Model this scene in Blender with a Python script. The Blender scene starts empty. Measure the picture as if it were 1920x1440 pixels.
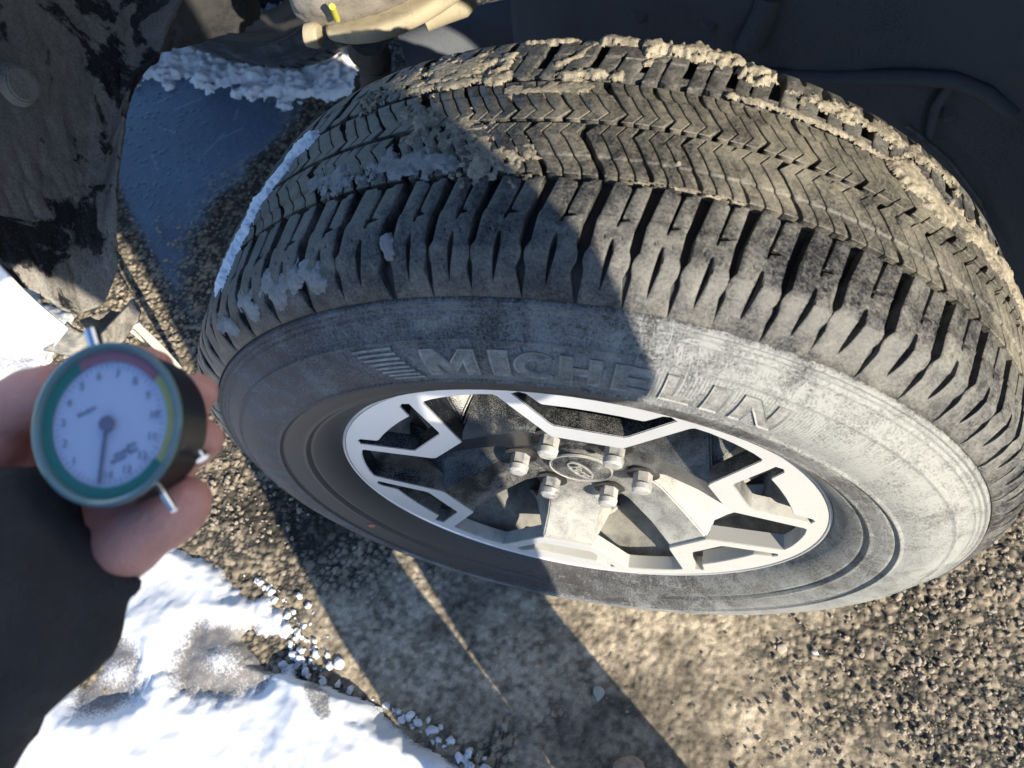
import bpy, bmesh, math, random
import numpy as np
from mathutils import Vector, Matrix
rnd = random.Random(7)
C = bpy.context.scene.collection
D = bpy.data
PI = math.pi
# ------------------------------------------------------------------ camera, light, exposure
# world: origin = centre of the front wheel, y = outward along its axle, z = up, +x = towards the truck's front
G = -0.395                                            # ground height
CAM = Vector((-0.04614, 0.381095, 0.756892))
RC = Matrix(((-0.978571, -0.190316, -0.078602), (0.130174, -0.867568, 0.479979), (-0.15954, 0.459462, 0.873751)))
cam = D.objects.new('camera', D.cameras.new('camera')); C.objects.link(cam)
cam.matrix_world = Matrix.Translation(CAM) @ RC.transposed().to_4x4()
cam.data.sensor_width = 36; cam.data.lens = 1430.83 / 1920 * 36
cam.data.clip_start = 0.01; cam.data.clip_end = 500
cam.data.dof.use_dof = True; cam.data.dof.focus_distance = 0.70; cam.data.dof.aperture_fstop = 10.5
bpy.context.scene.camera = cam
SUN_D = Vector((0.73, -0.683, -0.53)).normalized()    # direction the light travels
W = D.worlds.new('World'); bpy.context.scene.world = W; W.use_nodes = True
nt = W.node_tree; bg = nt.nodes['Background']; sky = nt.nodes.new('ShaderNodeTexSky')
sky.sky_type = 'NISHITA'; sky.sun_disc = False
sky.sun_elevation = math.asin(-SUN_D.z); sky.sun_rotation = math.atan2(-SUN_D.x, -SUN_D.y)
sky.dust_density = 0.3; sky.ozone_density = 6.0
nt.links.new(sky.outputs[0], bg.inputs[0]); bg.inputs[1].default_value = 0.13
sun = D.objects.new('sun', D.lights.new('sun', 'SUN')); C.objects.link(sun)
sun.data.energy = 4.6; sun.data.angle = math.radians(0.5); sun.data.color = (1.0, 0.90, 0.74)
sun.rotation_euler = (-SUN_D).to_track_quat('Z', 'Y').to_euler()
vs = bpy.context.scene.view_settings
vs.view_transform = 'Standard'; vs.look = 'None'; vs.gamma = 1; vs.use_curve_mapping = False; vs.exposure = 1.0

# ------------------------------------------------------------------ helpers
def at(u, v, z=None, dist=None):
    """point seen at photo pixel (u, v), at world height z or at a distance from the lens"""
    d = RC.transposed() @ Vector(((u-960)/1430.83, -(v-720)/1430.83, -1))
    if z is not None: return CAM + d*((z-CAM.z)/d.z)
    return CAM + d*dist
def new_obj(name, me, mat=None, parent=None):
    o = D.objects.new(name, me); C.objects.link(o)
    if mat is not None and me is not None:
        for m in (mat if isinstance(mat, (list, tuple)) else [mat]): me.materials.append(m)
    if parent: o.parent = parent
    return o
def tag(o, label=None, cat=None, group=None, kind=None):
    if label: o['label'] = label
    if cat: o['category'] = cat
    if group: o['group'] = group
    if kind: o['kind'] = kind
    return o
def empty(name, loc=(0, 0, 0)):
    o = D.objects.new(name, None); C.objects.link(o); o.location = loc; o.empty_display_size = .05; return o
def grid_mesh(name, P, smooth=True, closed_u=False, keep=None):
    """P: (nu, nv, 3) array -> mesh"""
    nu, nv = P.shape[:2]
    idx = np.arange(nu*nv).reshape(nu, nv)
    a = idx if not closed_u else np.vstack([idx, idx[:1]])
    q = np.stack([a[:-1, :-1], a[1:, :-1], a[1:, 1:], a[:-1, 1:]], -1).reshape(-1, 4)
    if keep is not None:
        kk = keep if not closed_u else np.vstack([keep, keep[:1]])
        m = (kk[:-1, :-1] & kk[1:, :-1] & kk[1:, 1:] & kk[:-1, 1:]).reshape(-1); q = q[m]
        used = np.zeros(nu*nv, bool); used[q.ravel()] = True
        re = np.cumsum(used)-1; q = re[q]; V = P.reshape(-1, 3)[used]
    else: V = P.reshape(-1, 3); used = None
    me = D.meshes.new(name); me.vertices.add(len(V)); me.vertices.foreach_set('co', V.astype(np.float32).ravel())
    me.loops.add(q.size); me.loops.foreach_set('vertex_index', q.astype(np.int32).ravel())
    me.polygons.add(len(q)); me.polygons.foreach_set('loop_start', np.arange(0, q.size, 4, dtype=np.int32))
    me.polygons.foreach_set('loop_total', np.full(len(q), 4, np.int32))
    me.polygons.foreach_set('use_smooth', np.full(len(q), smooth))
    me.update(); me.validate()
    return me, used
def col_attr(me, name, cols):
    at_ = me.color_attributes.new(name, 'FLOAT_COLOR', 'POINT')
    a = np.ones((len(cols), 4), np.float32); a[:, :cols.shape[1]] = cols
    at_.data.foreach_set('color', a.ravel())
def bm_obj(name, bm, mat, parent=None, smooth=None, bevel=0):
    if bevel:
        bmesh.ops.bevel(bm, geom=[e for e in bm.edges if len(e.link_faces) == 2 and e.calc_face_angle(0) > .5], offset=bevel, segments=2, affect='EDGES', clamp_overlap=True)
    if smooth is not None:
        for f in bm.faces: f.smooth = True
        for e in bm.edges:
            if len(e.link_faces) != 2 or e.calc_face_angle(0) > smooth: e.smooth = False
    me = D.meshes.new(name); bm.to_mesh(me); bm.free()
    return new_obj(name, me, mat, parent)
def box_bm(sx, sy, sz, M=Matrix(), bm=None):
    bm = bm or bmesh.new(); r = bmesh.ops.create_cube(bm, size=1)
    bmesh.ops.transform(bm, matrix=M @ Matrix.Diagonal((sx, sy, sz, 1)), verts=r['verts']); return bm
def lathe(name, prof, mat, parent=None, n=96, smooth=.6, closed=False):
    """prof: list of (a, r), revolved about the y axis"""
    bm = bmesh.new(); rings = []
    for a, r in prof:
        rings.append([bm.verts.new((r*math.sin(2*PI*i/n), a, r*math.cos(2*PI*i/n))) for i in range(n)] if r > 1e-6 else [bm.verts.new((0, a, 0))])
    for A, B in zip(rings, rings[1:]):
        for i in range(n):
            j = (i+1) % n
            if len(A) == 1: bm.faces.new((A[0], B[i], B[j]))
            elif len(B) == 1: bm.faces.new((A[i], B[0], A[j]))
            else: bm.faces.new((A[i], B[i], B[j], A[j]))
    bmesh.ops.recalc_face_normals(bm, faces=bm.faces)
    return bm_obj(name, bm, mat, parent, smooth)
def hull_obj(name, pts, mat, parent=None, smooth=None, bevel=0):
    bm = bmesh.new(); [bm.verts.new(p) for p in pts]
    r = bmesh.ops.convex_hull(bm, input=bm.verts)
    bmesh.ops.delete(bm, geom=[v for v in bm.verts if not v.link_faces], context='VERTS')
    bmesh.ops.dissolve_limit(bm, angle_limit=.02, verts=bm.verts, edges=bm.edges)
    return bm_obj(name, bm, mat, parent, smooth, bevel)
def tube_bm(pts, rad, n=10, bm=None, caps=True):
    bm = bm or bmesh.new(); pts = [Vector(p) for p in pts]; rings = []
    up = Vector((.13, .21, .97))
    for i, p in enumerate(pts):
        t = (pts[min(i+1, len(pts)-1)]-pts[max(i-1, 0)]).normalized()
        x = t.cross(up).normalized(); y = t.cross(x)
        r = rad[i] if isinstance(rad, (list, tuple)) else rad
        rings.append([bm.verts.new(p+x*r*math.cos(2*PI*k/n)+y*r*math.sin(2*PI*k/n)) for k in range(n)])
    for A, B in zip(rings, rings[1:]):
        for k in range(n): bm.faces.new((A[k], A[(k+1) % n], B[(k+1) % n], B[k]))
    if caps: bm.faces.new(rings[0][::-1]); bm.faces.new(rings[-1])
    bmesh.ops.recalc_face_normals(bm, faces=bm.faces)
    return bm
# numpy noise
def hash2(i, j, s=0):
    n = np.sin(i*127.1+j*311.7+s*74.7)*43758.5453
    return n-np.floor(n)
def vnoise(x, y, s=0):
    i = np.floor(x); j = np.floor(y); f = x-i; g = y-j
    f = f*f*(3-2*f); g = g*g*(3-2*g)
    return (hash2(i, j, s)*(1-f)+hash2(i+1, j, s)*f)*(1-g)+(hash2(i, j+1, s)*(1-f)+hash2(i+1, j+1, s)*f)*g
def fbm(x, y, o=4, s=0):
    t = 0; a = .5
    for k in range(o): t = t+a*vnoise(x*2**k+7*k, y*2**k-3*k, s+k); a /= 2
    return t/(1-.5**o)
def worley(x, y, s=0):
    """distance to nearest, second nearest and id of nearest feature point"""
    i = np.floor(x); j = np.floor(y); d1 = np.full(x.shape, 9.); d2 = d1.copy(); idn = np.zeros(x.shape)
    for a in (-1, 0, 1):
        for b in (-1, 0, 1):
            ci = i+a; cj = j+b; h1 = hash2(ci, cj, s); h2 = hash2(ci, cj, s+5)
            d = np.hypot(x-ci-.1-.8*h1, y-cj-.1-.8*h2)
            near = d < d1; d2 = np.where(near, d1, np.minimum(d2, d)); idn = np.where(near, hash2(ci, cj, s+9), idn); d1 = np.minimum(d1, d)
    return d1, d2, idn
def sstep(a, b, x):
    t = np.clip((x-a)/(b-a), 0, 1); return t*t*(3-2*t)

# ------------------------------------------------------------------ materials
def mat(name, base=(.5, .5, .5), rough=.6, metal=0, spec=.5):
    m = D.materials.new(name); m.use_nodes = True; b = m.node_tree.nodes['Principled BSDF']
    b.inputs['Base Color'].default_value = (*base, 1); b.inputs['Roughness'].default_value = rough
    b.inputs['Metallic'].default_value = metal; b.inputs['Specular IOR Level'].default_value = spec
    return m
class NT:
    def __init__(s, m): s.t = m.node_tree; s.n = s.t.nodes; s.b = s.n['Principled BSDF']
    def new(s, ty, **kw):
        n = s.n.new(ty)
        for k, v in kw.items(): setattr(n, k, v)
        return n
    def link(s, a, b): s.t.links.new(a, b)
    def noise(s, vec, scale, detail=6, rough=.6, dist=0):
        n = s.new('ShaderNodeTexNoise'); n.inputs['Scale'].default_value = scale; n.inputs['Detail'].default_value = detail
        n.inputs['Roughness'].default_value = rough; n.inputs['Distortion'].default_value = dist
        s.link(vec, n.inputs['Vector']); return n.outputs['Fac']
    def voro(s, vec, scale, feat='F1'):
        n = s.new('ShaderNodeTexVoronoi', feature=feat); n.inputs['Scale'].default_value = scale
        s.link(vec, n.inputs['Vector']); return n.outputs['Distance']
    def ramp(s, fac, stops):
        n = s.new('ShaderNodeValToRGB'); e = n.color_ramp.elements
        while len(e) < len(stops): e.new(.5)
        for el, (p, c) in zip(e, stops):
            el.position = p; el.color = (*c, 1) if isinstance(c, (tuple, list)) else (c, c, c, 1)
        s.link(fac, n.inputs['Fac']); return n.outputs['Color']
    def mix(s, fac, a, b):
        n = s.new('ShaderNodeMix', data_type='RGBA')
        for k, v in ((0, fac), (6, a), (7, b)):
            if isinstance(v, (int, float)): n.inputs[k].default_value = v if k == 0 else (v, v, v, 1)
            elif isinstance(v, tuple): n.inputs[k].default_value = (*v, 1)
            else: s.link(v, n.inputs[k])
        return n.outputs[2]
    def math(s, op, a, b=0, c=None, clamp=False):
        n = s.new('ShaderNodeMath', operation=op, use_clamp=clamp)
        for k, v in ((0, a), (1, b), (2, c)):
            if v is None: continue
            if isinstance(v, (int, float)): n.inputs[k].default_value = v
            else: s.link(v, n.inputs[k])
        return n.outputs[0]
    def bump(s, h, strength=.5, dist=.001, normal=None):
        n = s.new('ShaderNodeBump'); n.inputs['Strength'].default_value = strength; n.inputs['Distance'].default_value = dist
        s.link(h, n.inputs['Height'])
        if normal: s.link(normal, n.inputs['Normal'])
        return n.outputs[0]
    def pos(s):
        return s.new('ShaderNodeNewGeometry').outputs['Position']
    def scaled(s, vec, sc):
        n = s.new('ShaderNodeVectorMath', operation='MULTIPLY'); s.link(vec, n.inputs[0]); n.inputs[1].default_value = sc; return n.outputs[0]

def dusty(name, base, dust, amount=.5, scale=60, rough=.55, metal=0, bump=.3, grain=900, coat=0, speck=.35):
    """a surface with patchy dust and fine speckles of dried mud"""
    m = mat(name, base, rough, metal); N = NT(m); p = N.pos()
    a = N.noise(p, scale, 8, .65); g = N.noise(p, grain, 3, .7); b = N.noise(p, scale*.22, 4, .5)
    f = N.math('ADD', N.math('MULTIPLY', a, .6), N.math('ADD', N.math('MULTIPLY', g, speck), N.math('MULTIPLY', b, .4)))
    c = .675+(.5-amount)*.5
    f = N.ramp(f, [(max(c-.16, 0), 0.0), (min(c+.16, 1), 1.0)])
    N.link(N.mix(f, base, dust), N.b.inputs['Base Color'])
    if metal: N.link(N.math('MULTIPLY', N.math('SUBTRACT', 1, f), metal), N.b.inputs['Metallic'])
    N.link(N.math('ADD', N.math('MULTIPLY', f, .9-rough), rough), N.b.inputs['Roughness'])
    N.link(N.bump(N.math('ADD', a, N.math('MULTIPLY', g, .4)), bump, .0012), N.b.inputs['Normal'])
    if coat: N.b.inputs['Coat Weight'].default_value = coat; N.b.inputs['Coat Roughness'].default_value = .08
    return m

# tread rubber with tan mud film: colour varies with position on the tyre
def rubber_tread():
    m = mat('tread_rubber', (.03, .03, .032), .6); N = NT(m); p = N.pos()
    big = N.noise(p, 11, 4, .55); mid = N.noise(p, 60, 9, .72, .6); fine = N.noise(p, 480, 4, .75)
    at_ = N.new('ShaderNodeVertexColor', layer_name='edge'); se = N.new('ShaderNodeSeparateColor'); N.link(at_.outputs['Color'], se.inputs[0])
    edge, groove_shade, crown = se.outputs
    sx = N.new('ShaderNodeSeparateXYZ'); N.link(p, sx.inputs[0])
    lr = N.ramp(N.math('MULTIPLY_ADD', sx.outputs[0], -1.3, .5), [(.10, 0.0), (.50, 1.0)])
    f = N.math('ADD', N.math('MULTIPLY', mid, .80), N.math('ADD', N.math('MULTIPLY', big, .62), N.math('MULTIPLY', fine, .62)))
    f = N.math('SUBTRACT', f, .155)
    f = N.math('ADD', f, N.math('MULTIPLY', lr, .09)); f = N.math('ADD', f, N.math('MULTIPLY', crown, .012))
    f = N.math('ADD', f, N.math('MULTIPLY', N.math('MULTIPLY', edge, N.math('MULTIPLY_ADD', lr, .6, .4)), .30)); f = N.math('SUBTRACT', f, N.math('MULTIPLY', groove_shade, .9))  # groove shadow painted in: block walls darken towards their feet
    f = N.math('MULTIPLY', f, .8)
    f = N.ramp(f, [(.63, 0.0), (.74, .30), (.84, .62), (.97, 1.0)])
    tan = N.mix(N.noise(p, 30, 4), N.mix(crown, (.16, .155, .14), (.15, .135, .105)), N.mix(crown, (.33, .315, .27), (.38, .345, .26)))
    base = N.mix(N.ramp(fine, [(.40, 0.0), (.72, 1.0)]), (.014, .016, .020), (.050, .051, .052))
    N.link(N.mix(N.math('MULTIPLY', f, .9), base, tan), N.b.inputs['Base Color'])
    N.link(N.math('MULTIPLY_ADD', f, .50, .36), N.b.inputs['Roughness'])
    N.link(N.bump(N.math('ADD', mid, N.math('MULTIPLY', fine, .6)), .55, .0012), N.b.inputs['Normal'])
    return m
def rubber_side():
    """carcass: UV.x = arc length round the tyre (m), UV.y = distance across it (m, 0 = crown)"""
    m = mat('sidewall_rubber', (.05, .05, .052), .6); N = NT(m)
    uv = N.new('ShaderNodeUVMap'); uv.uv_map = 'UVMap'; u = uv.outputs[0]; p = N.pos()
    sx = N.new('ShaderNodeSeparateXYZ'); N.link(u, sx.inputs[0]); v = sx.outputs[1]
    sp = N.new('ShaderNodeSeparateXYZ'); N.link(p, sp.inputs[0])
    streak = N.noise(N.scaled(u, (150, 900, 1)), 1, 6, .75, 1.2)          # circumferential wisps
    cross = N.noise(N.scaled(u, (700, 130, 1)), 1, 6, .75, 1.5)           # radial scuffs
    blot = N.noise(p, 26, 7, .62, .6); fine = N.noise(p, 520, 4, .7); big = N.noise(p, 6, 3)
    lr = N.ramp(N.math('MULTIPLY_ADD', sp.outputs[0], -1.1, .5), [(.15, 0.0), (.45, .55), (.75, 1.0)])
    # the bead band near the rim stays cleaner
    clean = N.ramp(N.math('ABSOLUTE', N.math('MULTIPLY', v, 4)), [(.80, 0.0), (.835, .75), (.90, 1.0)])
    # long thin scratches in crossing directions
    def scr(sc, dist, s0):
        n_ = N.noise(N.scaled(u, sc), s0, 2, .5, dist); return N.ramp(N.math('ABSOLUTE', N.math('SUBTRACT', n_, .5)), [(.0, 1.0), (.012, 0.0)])
    sc_ = N.math('MAXIMUM', scr((60, 9, 1), 1.2, 1), N.math('MAXIMUM', scr((14, 70, 1), .9, 1.3), scr((38, 38, 1), 2.2, .9)))
    sc_ = N.math('MULTIPLY', sc_, N.math('MULTIPLY', lr, N.ramp(big, [(.4, .1), (.6, 1.0)])))
    f = N.math('ADD', N.math('MULTIPLY', N.math('MAXIMUM', streak, cross), .75), N.math('MULTIPLY', blot, .5))
    f = N.math('ADD', f, N.math('MULTIPLY', sc_, .22))
    f = N.math('SUBTRACT', N.math('ADD', f, N.math('MULTIPLY', fine, .5)), .12); f = N.math('ADD', f, N.math('MULTIPLY', lr, .20))
    f = N.math('SUBTRACT', f, N.math('MULTIPLY', clean, N.math('MULTIPLY_ADD', lr, -.22, .30)))
    floor_shade = N.ramp(N.math('ABSOLUTE', N.math('MULTIPLY', v, 4)), [(.515, 1.0), (.53, 0.0)])
    f = N.math('SUBTRACT', f, N.math('MULTIPLY', floor_shade, .35))
    f = N.math('MULTIPLY', f, .8)
    f = N.ramp(f, [(.585, 0.0), (.65, .22), (.71, .68), (.80, 1.0)])
    dust_lit_shaded = N.mix(lr, (.21, .23, .26), (.30, .305, .285))  # light put into the dust colour: bluish on shaded side, warmer on sunlit
    base = N.mix(clean, (.022, .025, .030), (.042, .039, .038))
    base = N.mix(floor_shade, base, (.014, .014, .015))  # groove floors painted near black to stand in for their shadow
    N.link(N.mix(f, base, dust_lit_shaded), N.b.inputs['Base Color'])
    N.link(N.math('MULTIPLY_ADD', f, .35, .5), N.b.inputs['Roughness'])
    # moulded radial hatching between two rings
    w = N.new('ShaderNodeTexWave', wave_type='BANDS', bands_direction='X'); w.inputs['Scale'].default_value = 115
    N.link(u, w.inputs['Vector'])
    band = N.math('MULTIPLY', N.ramp(N.math('MULTIPLY', v, 4), [(.655, 0.0), (.665, 1.0), (.79, 1.0), (.80, 0.0)]), .5)
    h = N.math('ADD', N.math('MULTIPLY', N.math('MULTIPLY', w.outputs['Fac'], band), .9), N.math('ADD', N.math('MULTIPLY', f, 1.1), N.math('MULTIPLY', fine, .5)))
    N.link(N.bump(h, .7, .0010), N.b.inputs['Normal'])
    return m
M_TREAD = rubber_tread(); M_SIDE = rubber_side()
M_LETTER = dusty('letter_rubber', (.05, .052, .055), (.33, .33, .31), .54, 110, .6, grain=600)
M_EDGE = dusty('letter_edge_rubber', (.12, .12, .12), (.42, .42, .39), .5, 90, .7, grain=600)
def alu():
    m = mat('machined_aluminium', (.80, .81, .83), .30, .4); N = NT(m); p = N.pos()
    sp = N.new('ShaderNodeSeparateXYZ'); N.link(p, sp.inputs[0])
    w = N.math('ADD', N.math('MULTIPLY_ADD', sp.outputs[0], -1.7, .5), N.math('MULTIPLY', sp.outputs[2], -.9), clamp=False)
    lr = N.ramp(w, [(.25, 0.0), (.85, 1.0)])
    g = N.noise(p, 1100, 3, .75); b = N.noise(p, 45, 6, .6)
    f = N.math('ADD', N.math('ADD', N.math('MULTIPLY', g, .55), N.math('MULTIPLY', b, .35)), N.math('MULTIPLY', lr, .34))
    f = N.ramp(f, [(.52, 0.0), (.64, .35), (.90, 1.0)])
    N.link(N.mix(f, (.74, .755, .78), (.50, .485, .43)), N.b.inputs['Base Color'])
    N.link(N.math('MULTIPLY_ADD', f, -.4, .4), N.b.inputs['Metallic'])
    N.link(N.math('MULTIPLY_ADD', f, .45, .30), N.b.inputs['Roughness'])
    N.link(N.bump(g, .15, .0005), N.b.inputs['Normal'])
    N.b.inputs['Coat Weight'].default_value = .35; N.b.inputs['Coat Roughness'].default_value = .15
    return m
M_ALU = alu()
def black_paint():
    m = mat('dusty_black_paint', (.012, .013, .015), .25); N = NT(m); p = N.pos()
    sp = N.new('ShaderNodeSeparateXYZ'); N.link(p, sp.inputs[0])
    w = N.math('ADD', N.math('MULTIPLY_ADD', sp.outputs[0], -1.6, .5), N.math('MULTIPLY', sp.outputs[2], -2.2))
    lr = N.ramp(w, [(.25, 0.0), (.95, 1.0)])
    g = N.noise(p, 1000, 3, .75); b = N.noise(p, 38, 7, .6, .4)
    # dust settles on faces that look upwards
    ge = N.new('ShaderNodeNewGeometry'); sn = N.new('ShaderNodeSeparateXYZ'); N.link(ge.outputs['Normal'], sn.inputs[0])
    upf = N.math('MULTIPLY', sn.outputs[2], .12)
    f = N.math('ADD', N.math('ADD', N.math('MULTIPLY', g, .55), N.math('MULTIPLY', b, .40)), N.math('ADD', N.math('MULTIPLY', lr, .37), upf))
    f = N.ramp(f, [(.56, 0.0), (.68, .30), (.86, 1.0)])
    N.link(N.mix(N.math('MULTIPLY', f, .92), (.008, .010, .014), (.50, .49, .44)), N.b.inputs['Base Color'])
    N.link(N.math('MULTIPLY_ADD', f, .6, .22), N.b.inputs['Roughness'])
    N.link(N.bump(N.math('ADD', g, b), .25, .0008), N.b.inputs['Normal'])
    return m
M_BLACK = black_paint()
M_BARREL = dusty('barrel_paint', (.012, .012, .014), (.30, .29, .25), .50, 40, .45, grain=700)
M_CHROME = dusty('dusty_chrome', (.50, .50, .50), (.42, .40, .36), .60, 120, .24, 1, .2, 1400)
M_BRAKE = dusty('brake_iron', (.025, .025, .026), (.10, .09, .08), .35, 50, .5, .6)
M_BRAKE2 = dusty('caliper_metal', (.06, .06, .062), (.20, .19, .17), .35, 60, .5, .5)
M_MUDDY = dusty('muddy_black_plastic', (.014, .015, .017), (.24, .225, .195), .50, 16, .6, 0, 1.0, 350, speck=.6)
def peeling():
    m = mat('peeling_mud_on_plastic', (.02, .02, .02), .6); N = NT(m); p = N.pos()
    a = N.noise(p, 9, 9, .62, .7); g = N.noise(p, 300, 4, .75); b = N.noise(p, 45, 6, .65)
    k = N.ramp(N.math('ADD', a, N.math('MULTIPLY', b, .12)), [(.520, 0.0), (.545, 1.0)])
    sp = N.ramp(g, [(.56, 0.0), (.66, 1.0)]); crack = N.ramp(N.voro(p, 95, 'DISTANCE_TO_EDGE'), [(.01, 0.0), (.05, 1.0)])
    mudc = N.mix(b, (.14, .132, .118), (.36, .34, .30)); mudc = N.mix(N.math('MULTIPLY', N.ramp(g, [(.45, 0.0), (.6, 1.0)]), .5), mudc, (.10, .09, .075))
    dk = N.mix(N.math('MULTIPLY', sp, .6), (.012, .013, .015), (.15, .14, .125))
    N.link(N.mix(k, dk, mudc), N.b.inputs['Base Color']); N.link(N.math('MULTIPLY_ADD', k, .35, .5), N.b.inputs['Roughness'])
    N.link(N.bump(N.math('ADD', N.math('MULTIPLY', k, .8), N.math('ADD', N.math('MULTIPLY', g, .5), N.math('MULTIPLY', b, .6))), 1.0, .0022), N.b.inputs['Normal'])
    return m
M_PEEL = peeling()
M_SPECK = dusty('speckled_black_plastic', (.008, .009, .011), (.035, .034, .032), .28, 50, .7, 0, .9, 300, speck=.8)
M_LINER = dusty('wheel_arch_plastic', (.016, .022, .030), (.10, .11, .125), .42, 9, .7, 0, .8, 450, speck=.8)
M_ARM = dusty('muddy_casting', (.10, .095, .08), (.40, .35, .24), .78, 50, .7, 0, .5, 800)
M_KNUCKLE = dusty('muddy_iron', (.08, .078, .075), (.30, .27, .23), .55, 60, .7, 0, .9, 420, speck=.6)
M_BOOT = dusty('rubber_boot', (.03, .03, .03), (.12, .11, .10), .4, 60, .7)
M_WHITE = dusty('white_body_paint', (.80, .80, .79), (.55, .53, .46), .16, 30, .3, 0, .1, 500, coat=.5)
M_BRACKET = dusty('bracket_plastic', (.09, .09, .09), (.42, .39, .33), .45, 60, .6, 0, .8, 500)
M_STRAP = dusty('pale_strap', (.50, .47, .40), (.62, .58, .48), .5, 60, .7)
M_SKIN = mat('skin', (.6, .3, .25), .5); N = NT(M_SKIN); N.b.inputs['Subsurface Weight'].default_value = .12
N.b.inputs['Subsurface Radius'].default_value = (.01, .004, .002)
pn = N.pos(); N.link(N.mix(N.noise(pn, 60, 4), (.62, .26, .20), (.84, .44, .35)), N.b.inputs['Base Color'])
N.link(N.bump(N.math('ADD', N.noise(pn, 420, 5), N.math('MULTIPLY', N.noise(N.scaled(pn, (1, 1, 3)), 120, 4, .6, 1.0), 1.5)), .5, .0012), N.b.inputs['Normal'])
M_JACKET = mat('dark_jacket_cloth', (.010, .011, .014), .85); N = NT(M_JACKET); pn = N.pos()
N.link(N.mix(N.noise(pn, 35, 5), (.014, .015, .019), (.065, .068, .078)), N.b.inputs['Base Color'])
N.link(N.bump(N.math('ADD', N.noise(pn, 28, 5, .6, 1.5), N.math('MULTIPLY', N.noise(pn, 900, 2), .25)), 1.0, .012), N.b.inputs['Normal'])
M_TROUSER = mat('denim', (.03, .045, .09), .85)
M_BOOTL = mat('brown_leather', (.09, .05, .03), .6)
M_HAIR = mat('dark_hair', (.02, .014, .01), .6)
M_CASE = mat('black_gauge_plastic', (.012, .012, .013), .35)
M_STEEL = mat('bright_steel', (.75, .76, .78), .18, 1)
M_DIAL = mat('dial_white_blue_haze', (.50, .60, .80), .5)  # white dial with the glass's bluish reflection mixed into its colour
M_GREEN = mat('dial_green', (.03, .20, .17), .5); M_RED = mat('dial_red', (.33, .15, .19), .5); M_YEL = mat('dial_yellow', (.40, .42, .16), .5)
M_INK = mat('dial_ink', (.20, .24, .36), .5); M_NEEDLE = mat('needle', (.16, .18, .27), .4)
M_RING = mat('clear_bezel', (.16, .26, .28), .15, .2)
M_GLASS = mat('gauge_glass', (1, 1, 1), .02); b = M_GLASS.node_tree.nodes['Principled BSDF']; b.inputs['Transmission Weight'].default_value = 1; b.inputs['IOR'].default_value = 1.02

# ------------------------------------------------------------------ ground
GX0, GX1, GY0, GY1, GS = -0.86, 1.78, -1.30, 0.50, .0026
xs = np.arange(GX0, GX1, GS); ys = np.arange(GY0, GY1, GS)
X, Y = np.meshgrid(xs, ys, indexing='ij')
d1, d2, idn = worley(X/.0095+3, Y/.0095+9)
e1, e2, idm = worley(X/.0058+30, Y/.0058+1, 3)
wob = fbm(X*9, Y*9, 4, 2)
def blob(cx, cy, rx, ry, soft=.5, rot=0, jag=.35, s=0):
    c, n = math.cos(rot), math.sin(rot); u = ((X-cx)*c+(Y-cy)*n)/rx; v = (-(X-cx)*n+(Y-cy)*c)/ry
    r = np.hypot(u, v)+(fbm(X*14+s, Y*14, 4, s)-.5)*2*jag
    return 1-sstep(1-soft, 1, r)
# mud-filled smoother tarmac in the middle, exposed aggregate right and left, wet icy film under the truck
mud = np.maximum.reduce([blob(-.12, .20, .30, .22, .6, .4, .5, 1), blob(.18, .20, .30, .16, .6, .3, .4, 2), blob(-.30, .30, .25, .12, .7, 0, .6, 3)])
mud = mud*(.25+.75*sstep(.30, .48, fbm(X*22, Y*22, 4, 8)+.16))
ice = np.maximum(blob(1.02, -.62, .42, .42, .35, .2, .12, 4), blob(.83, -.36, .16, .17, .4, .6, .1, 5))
ice = ice*sstep(-.03, .05, X-np.interp(Y, [-.9, -.85, -.55, -.27, -.1], [.82, .80, .87, .79, .76])+(wob-.5)*.22)*(1-sstep(.50, .545, X+Y+(wob-.5)*.05))  # icy blue placed by shade: it stops along the cast-shadow edge
stone = np.clip(1-d1*1.35, 0, 1)**.8*np.clip((d2-d1)*3, 0, 1)**.5
stone2 = np.clip(1-e1*1.35, 0, 1)**.8*np.clip((e2-e1)*3, 0, 1)**.5
g1, g2, idg = worley(X/.0145+7, Y/.0145+5, 12)
stone3 = np.clip(1-g1*1.35, 0, 1)**.8*np.clip((g2-g1)*3, 0, 1)**.5
st = np.where(idn > .40, stone, stone2*.7); st = np.maximum(st*.9, stone3*1.25*(idg > .62))
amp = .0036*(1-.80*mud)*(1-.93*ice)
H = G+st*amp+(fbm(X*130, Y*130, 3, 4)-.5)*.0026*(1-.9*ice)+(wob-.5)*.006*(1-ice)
H += mud*(.0026+(fbm(X*240, Y*240, 3, 71)-.5)*.0042+(fbm(X*60, Y*60, 3, 72)-.5)*.004)
H -= .006*np.exp(-((X-.05)**2/.16**2+(Y-.05)**2/.12**2))*0
tone = .35+.9*idn
dark = np.stack([.018+0*X, .026+0*X, .026+0*X], -1)
stc = np.stack([.44*tone, .36*tone, .25*tone], -1)*(.7+.6*hash2(np.floor(X/.0095), np.floor(Y/.0095), 3))[..., None]**.6
colr = dark+(stc-dark)*(sstep(.12, .55, st))[..., None]
mudn = fbm(X*60, Y*60, 4, 12)
mudn = np.clip((fbm(X*130, Y*130, 4, 12)-.5)*1.9+(fbm(X*35, Y*35, 3, 13)-.5)*.9+.5, 0, 1)
mudc = np.stack([.17+.42*mudn, .140+.355*mudn, .098+.26*mudn], -1)*(.50+.95*sstep(.32, .62, fbm(X*12, Y*12, 5, 20)))[..., None]
colr = colr+(mudc-colr)*(mud*.9)[..., None]
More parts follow.
